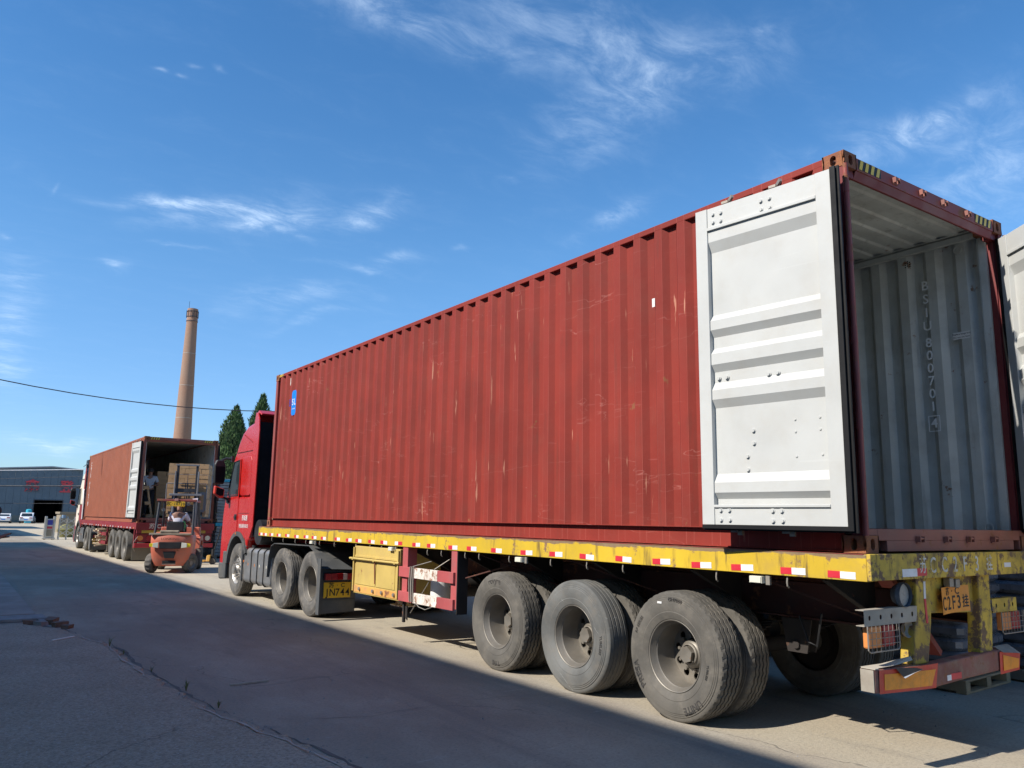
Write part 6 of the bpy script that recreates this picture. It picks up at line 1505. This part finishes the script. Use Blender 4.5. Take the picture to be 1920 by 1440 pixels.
# ================================================================== gate
gt = Thing('sliding_gate', 'stainless folding yard gate with a control post at its left end', 'gate', T(.28, 54, 0), (0, 0, 0))
m = MB(); m.box(0, .12, -.2, .2, 0, 1.40); m.box(.46, .58, -.2, .2, 0, 1.40); m.box(.12, .46, -.17, .17, .12, 1.25); m.box(-.05, .63, -.24, .24, .04, .12); hu = gt.part('control_post', m, [STAINL], bevel=.02)
m = MB(); m.box(.15, .43, -.185, -.171, .88, 1.18); gt.part('display_panel', m, [NAVY], hu)
m = MB(); m.box(.14, .42, -.184, -.171, .66, .80, 0); m.box(.14, .42, -.184, -.171, .22, .62, 1); gt.part('front_sticker', m, [SIGNRED, BEIGE], hu)
xs_ = [.80 + k * .42 for k in range(6)]
for k, x in enumerate(xs_):
    m = MB(); m.tube([(x, -.14, .06), (x, -.14, 1.28), (x, 0, 1.38), (x, .14, 1.28), (x, .14, .06)], .032, 6); m.cyl('x', x - .03, x + .03, .06, (0, -.14, .06), 10); gt.part('upright_frame', m, [STAINL])
    if k < 5:
        for z in (.25, .62, .99):
            m = MB(); m.beam((x, -.16, z), (x + .42, -.16, z + .30), .02, .045); gt.part('scissor_bar', m, [STAINL]); m = MB(); m.beam((x, -.13, z + .30), (x + .42, -.13, z), .02, .045); gt.part('scissor_bar', m, [STAINL])
m = MB(); m.cyl('z', 1.30, 1.50, .12, (1.0, 0, 0), 14); gt.part('beacon', m, [paint('grey blue beacon', (.2, .3, .42), .4)])

m = MB(); m.box(0, 6, 0, 3, 0, 1.55, 0); m.box(-.1, 6.1, -.1, 3.1, 1.551, 1.72, 0)
single('low_building', m, [BEIGE], 'low beige rendered outbuilding behind the folding gate', 'outbuilding', loc=(3.3, 74, 0))
m = MB(); m.lathe([(0, .4), (.5, .6), (.8, .35), (.9, .05)], 'z', n=12); single('shrub', m, [GRASS], 'small yellow-green shrub seen through the folding gate', 'shrub', loc=(2.2, 60, 0))

# ================================================================== far warehouse
wh = Thing('warehouse', 'wide blue-grey clad warehouse with red characters and a dark doorway across the yard', 'warehouse', T(9.4, 148, 0))
A = math.atan(.55)
def wall_panel(x0, x1, zt0, zt1, zb=0):
    m = MB(); m.add([(x0, 0, zb), (x1, 0, zb), (x1, 0, zt1), (x0, 0, zt0), (x0, .15, zb), (x1, .15, zb), (x1, .15, zt1), (x0, .15, zt0)], [(0, 1, 2, 3), (4, 5, 6, 7), (0, 1, 5, 4), (3, 2, 6, 7), (0, 3, 7, 4), (1, 2, 6, 5)]); return m
ztop = lambda x: 8.95 - abs(x) * .075
x = -14.0
while x < 22:
    x1 = x + 1.0
    zb = 3.65 if -2.2 < x + .5 < 2.2 else 0
    w_ = wh.part('wall_panel', wall_panel(x + .012, x1 - .012, ztop(x), ztop(x1), zb), [WAREH]); x = x1
m = MB(); m.box(-14, 22, .12, .3, 0, 8.0); m.box(-2.0, 2.0, .05, .3, 0, 3.6); 
m = MB(); m.box(-14, -2.05, .16, .25, 0, 7.3); m.box(2.05, 22, .16, .25, 0, 7.3); m.box(-2.05, 2.05, .16, .25, 3.65, 8.0); wh.part('wall_backing', m, [WAREH])
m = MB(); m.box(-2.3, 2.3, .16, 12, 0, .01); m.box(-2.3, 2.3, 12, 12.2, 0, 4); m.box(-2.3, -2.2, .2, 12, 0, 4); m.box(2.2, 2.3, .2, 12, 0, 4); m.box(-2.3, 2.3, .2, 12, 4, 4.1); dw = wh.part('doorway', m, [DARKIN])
m = MB(); m.box(-2.12, 2.12, -.08, .02, 3.60, 3.72); m.box(-2.12, -2.0, -.08, .02, 0, 3.6); m.box(2.0, 2.12, -.08, .02, 0, 3.6); wh.part('door_frame', m, [FORK_D], dw)
m = MB(); m.prism([(-14.3, ztop(14.3) + .02), (0, 8.97), (22.3, ztop(22.3) + .02), (22.3, ztop(22.3) + .18), (0, 9.15), (-14.3, ztop(14.3) + .18)], 'y', -.4, 40); wh.part('roof', m, [ROOFM])
for ch, x in (("鑫", -2.55), ("登", 2.35)):
    m = MB(); m.text(ch, 2.05, (x, -.08, 5.75), (1, 0, 0), (0, 0, 1), .05, bold=.03); wh.part('sign_character', m, [SIGNRED], fix=False)
m = MB(); m.box(-14, -2.2, -.02, -.002, 0, 1.15); m.box(2.2, 22, -.02, -.002, 0, 1.15); wh.part('wall_base', m, [paint('wall base grey', (.13, .14, .13), .8, dirt=.3)])

# white cars
def car(label, x, y, rz, suv):
    th = Thing('parked_car', label, 'car', T(x, y, 0, rz))
    H_ = 1.62 if suv else 1.44
    prof = [(-2.2, .35), (-2.25, .75), (-2.1, .95), (-1.75, 1.05), (-1.3, H_ - .12), (-.9, H_), (.35, H_), (1.0, 1.02), (1.95, .86), (2.2, .65), (2.22, .35)]
    m = MB(); m.prism(prof, 'y', -.88, .88); b = th.part('body', m, [CARW], bevel=.10, seg=3)
    m = MB(); m.prism([(-1.55, 1.06), (-1.2, H_ - .13), (-.85, H_ - .07), (.28, H_ - .07), (.85, 1.06)], 'y', -.89, -.86); m.prism([(-1.55, 1.06), (-1.2, H_ - .13), (-.85, H_ - .07), (.28, H_ - .07), (.85, 1.06)], 'y', .86, .89); th.part('side_window', m, [glass('car glass')], b)
    m = MB(); m.add([(.98, -.75, 1.06), (.98, .75, 1.06), (.42, .68, H_ - .04), (.42, -.68, H_ - .04)], [(0, 1, 2, 3)]); m.add([(-1.80, -.72, 1.08), (-1.80, .72, 1.08), (-1.34, .66, H_ - .14), (-1.34, -.66, H_ - .14)], [(0, 1, 2, 3)]); th.part('windscreen', m, [glass('car glass')], b, fix=False, loc=(.01, 0, .012))
    for xx in (-1.4, 1.38):
        for yy in (-.80, .80):
            m = MB(); m.cyl('y', -.11, .11, .33, n=20); w_ = th.part('wheel', m, [TYRE], loc=(xx, yy, .33)); m = MB(); m.cyl('y', -.12, .12, .21, n=16); th.part('rim', m, [RIM_BRIGHT], w_)
    for yy in (-.62, .62):
        m = MB(); m.box(-2.27, -2.2, yy - .2, yy + .2, .78, .92); th.part('tail_lamp', m, [LENS_R]); m = MB(); m.box(2.12, 2.23, yy - .2, yy + .2, .66, .78); th.part('headlight', m, [LENS_W])
    m = MB(); m.box(-2.275, -2.255, -.24, .24, .5, .62); th.part('number_plate', m, [BLUE])
car('white parked car beside the warehouse doorway, right of the two', 6.2, 141, rad(80), True)
car('white parked car cut by the left edge of the picture', 3.1, 140, rad(84), False)
m = MB(); m.cyl('z', 1.0, 2.05, .40, n=16); m.lathe([(2.05, .40), (2.15, .2), (2.16, .01)], 'z', n=16); m.box(-.4, .4, -.4, .4, 0, 1.0)
single('water_tank', m, [TEAL], 'teal plastic tank on a low block behind the white cars', 'tank', loc=(6.6, 145.5, 0))

# ================================================================== chimney
ch = Thing('brick_chimney', 'tall tapering round brick factory chimney with a banded top', 'chimney', T(29.8, 151, 0))
def cr(z): return 1.93 - .0262 * z
m = MB(); m.lathe([(z, cr(z)) for z in [0, 5, 10, 15, 20, 25, 30, 35, 37.0]], 'z', n=40); ch.part('shaft', m, [BRICK])
m = MB(); m.lathe([(37.0, cr(37)), (37.2, cr(37) + .05), (37.5, cr(37) + .05), (37.6, cr(37) + .0), (39.2, cr(37) + .0), (39.6, cr(37) - .02), (39.6, .5), (38.5, .5)], 'z', n=40); tp = ch.part('chimney_head', m, [BRICK])
for z in (37.15, 38.0, 39.0):
    m = MB(); m.lathe([(z, cr(37) + .07), (z + .12, cr(37) + .07)], 'z', n=32); ch.part('iron_band', m, [FORK_D], tp, fix=False)
for z in (7, 13, 19, 25, 31):
    m = MB(); m.lathe([(z, cr(z) + .03), (z + .10, cr(z) + .03)], 'z', n=32); ch.part('iron_band', m, [paint('pale band', (.4, .33, .27), .7)], fix=False)
for k in range(12):
    t = 2 * pi * k / 12; R_ = cr(37) + .10; m = MB(); m.beam((R_ * cos(t), R_ * sin(t), 37.9), (R_ * cos(t), R_ * sin(t), 39.2), .07, .07); ch.part('railing_post', m, [FORK_D], tp)
m = MB(); m.beam((-.7, 0, 39.6), (-.7, 0, 41.0), .05, .05); ch.part('lightning_rod', m, [FORK_D], tp)
m = MB(); m.beam((cr(0) * -.6, -cr(0) * .84, 1), (cr(37) * -.6, -cr(37) * .84, 37), .25, .05); 
# ================================================================== cypress trees
def cypress(label, x, y, h, w, seed, n=9000):
    th = Thing('cypress_tree', label, 'tree', T(x, y, 0), group=None)
    m = MB(); m.tube([(0, 0, 0), (0, 0, h * .5), (.05, 0, h * .93)], [.16, .10, .02], 8); th.part('trunk', m, [BARK])
    rr = random.Random(seed)
    lob = [(rr.uniform(0, 6.28), rr.uniform(.05, .9), rr.uniform(.10, .24)) for _ in range(34)]
    def rad_at(t, a):
        base = (1 - t) ** .80 * (1 if t > .12 else .75 + 2.1 * t) * w * .5
        k = 0
        for (la, lt, ls) in lob:
            da = (a - la + pi) % (2 * pi) - pi; k += ls * math.exp(-(da / .5) ** 2 - ((t - lt) / .06) ** 2)
        return base * (.80 + k) + .03
    vs, fs, mi = [], [], []
    for i in range(n):
        t = 1 - math.sqrt(rr.random()) ** 1.15; a = rr.uniform(0, 2 * pi); R0 = rad_at(t, a); q = 1 - abs(rr.gauss(0, .13)) if rr.random() > .10 else 1 + abs(rr.gauss(0, .10)); R_ = R0 * q
        p = Vector((R_ * cos(a), R_ * sin(a), .35 + t * (h - .35))); s_ = rr.uniform(.045, .10) * (h / 8)
        up = Vector((cos(a) * .45 + rr.uniform(-.35, .35), sin(a) * .45 + rr.uniform(-.35, .35), 1)).normalized(); sd = up.cross(Vector((cos(a + rr.uniform(-1, 1)), sin(a + rr.uniform(-1, 1)), .2))).normalized()
        b = len(vs); vs += [tuple(p - sd * s_ * .55), tuple(p + sd * s_ * .55), tuple(p + up * s_ * 2.3 + sd * s_ * .2), tuple(p - up * s_ * .4)]
        fs += [(b, b + 1, b + 2), (b, b + 3, b + 1)]; mi += [0 if rr.random() < .62 else 1] * 2
    for k in range(40):
        p = Vector((rr.gauss(0, .03), rr.gauss(0, .03), h * .965 + rr.uniform(-.2, .25)))
    core = MB(); prof = []
    nseg = 20; cv = []; cf = []
    for j in range(13):
        t = j / 12
        for k in range(nseg): a = 2 * pi * k / nseg; R_ = rad_at(t, a) * .80 * (1 if t < .99 else .2); cv.append((R_ * cos(a), R_ * sin(a), .4 + t * (h - .6)))
    for j in range(12):
        for k in range(nseg): cf.append((j * nseg + k, j * nseg + (k + 1) % nseg, (j + 1) * nseg + (k + 1) % nseg, (j + 1) * nseg + k))
    mb = MB(); mb.v = vs + cv; b = len(vs); mb.f = fs + [tuple(b + i for i in f) for f in cf]; mb.mi = mi + [1] * len(cf); mb.sm = [False] * len(mb.f)
    o = th.part('crown', mb, [LEAF1, LEAF2], fix=False); o['kind'] = 'stuff'
cypress('large cone-shaped dark green cypress left of the red cab', 10.15, 50.0, 8.75, 5.0, 1, 18000)
cypress('shorter bushy cypress growing at the foot of the large one', 11.15, 48.6, 6.3, 2.9, 4, 9000)
cypress('tallest cypress with its tip rising just behind the red cab roof', 12.0, 50.5, 9.75, 4.6, 2, 14000)
cypress('small cypress whose tip shows between two larger ones', 11.4, 53.5, 8.7, 2.6, 3, 8000)
for i, (x, y, h) in enumerate(((15.5, 52, 9.0), (18.5, 53, 8.4))):
    cypress(['cypress hidden behind the near container, next to the tallest one', 'cypress hidden behind the near container, farthest right of the row'][i], x, y, h, 3.2, 9 + i, 5000)

# ================================================================== overhead cables
def cable(a, b, sag, r_, mat, label, n=24):
    pts = []
    for k in range(n + 1):
        t = k / n; p = Vector(a).lerp(Vector(b), t); p.z -= sag * 4 * t * (1 - t); pts.append(p)
    m = MB(); m.tube(pts, r_, 6); single('overhead_cable', m, [mat], label, 'cable', 'overhead cables')
cable((-14.0, 35, 9.24), (20.6, 35, 9.24), 2.81, .022, CABLE, 'dark overhead cable sagging across the sky in front of the chimney')
cable((-13.66, 107.28, 5.7), (26.6, 78.8, 7.14), .25, .05, CABLE_P, 'pale overhead cable running just above the warehouse roof')
cable((-13.5, 107.4, 4.55), (26.6, 78.8, 6.95), .3, .02, CABLE, 'thin dark cable crossing the upper warehouse wall')
cable((-14.3, 108.1, 4.3), (28.5, 77.9, 5.25), .3, .065, CABLE, 'thick dark cable crossing the red characters on the warehouse')
cable((-11.8, 106.7, 2.45), (24.1, 81.4, 3.1), .15, .022, CABLE, 'thin low cable crossing the warehouse doorway')

# ================================================================== sheds on the left that shade the yard
def shed(label, y0, y1, h, xw):
    th = Thing('shed', label, 'shed', T(xw - 6, (y0 + y1) / 2, 0), (0, 0, 0)); L_ = y1 - y0
    y = -L_ / 2; k = 0
    while y < L_ / 2 - .01:
        y2 = min(y + 2.0, L_ / 2); m = MB(); m.box(5.9, 6.0, y + .01, y2 - .01, 0, h); th.part('wall_panel', m, [WAREH2]); y = y2
    m = MB(); m.box(-6, -5.9, -L_ / 2, L_ / 2, 0, h); m.prism([(-6, 0), (6, 0), (6, h), (0, h + 1.3), (-6, h)], 'y', -L_ / 2 + .0, -L_ / 2 + .1); m.prism([(-6, 0), (5.89, 0), (5.89, h), (0, h + 1.3), (-6, h)], 'y', L_ / 2 - .1, L_ / 2); th.part('end_wall', m, [WAREH2])
    m = MB(); m.prism([(-6.3, h - .05), (0, h + 1.32), (6.02, h + .02), (6.02, h + .12), (0, h + 1.45), (-6.3, h + .05)], 'y', -L_ / 2 - .1, L_ / 2 + .1); th.part('roof', m, [ROOFM])
shed('long grey metal shed along the left of the yard', -24, 50, 11.0, -12.9)
shed('second grey metal shed farther along the left of the yard', 63, 88, 7.0, -7.0)
shed('third grey metal shed at the far left of the yard', 94, 110, 7.5, -4.5)

# low brick store added unseen behind the trailer; blocks sky light, bounces sun under it
sb = Thing('brick_light_blocker', 'low brick store added unseen behind the yellow trailer to block sky light under it', 'blocker', T(8.6, 10.5, 0))
BR2 = paint('store brick', (.17, .13, .11), .9, dirt=.5, dirtcol=(.12, .10, .09), var=.2, scale=.6)
y = -14.5
while y < 13.4:
    m = MB(); m.box(-2.0, -1.8, y + .01, y + 2.32, 0, 3.5); sb.part('wall_bay', m, [BR2])
    m = MB(); m.box(-2.04, -2.001, y + .75, y + 1.6, 1.4, 2.4); sb.part('window', m, [glass('car glass')]); y += 2.33
m = MB(); m.box(-1.8, 2.0, -14.5, 13.5, 0, 3.45); sb.part('blocker_body', m, [BR2])
m = MB(); m.prism([(-2.2, 3.5), (2.2, 3.5), (2.2, 3.62), (-2.2, 3.62)], 'y', -14.7, 13.7); sb.part('roof', m, [ROOFM])
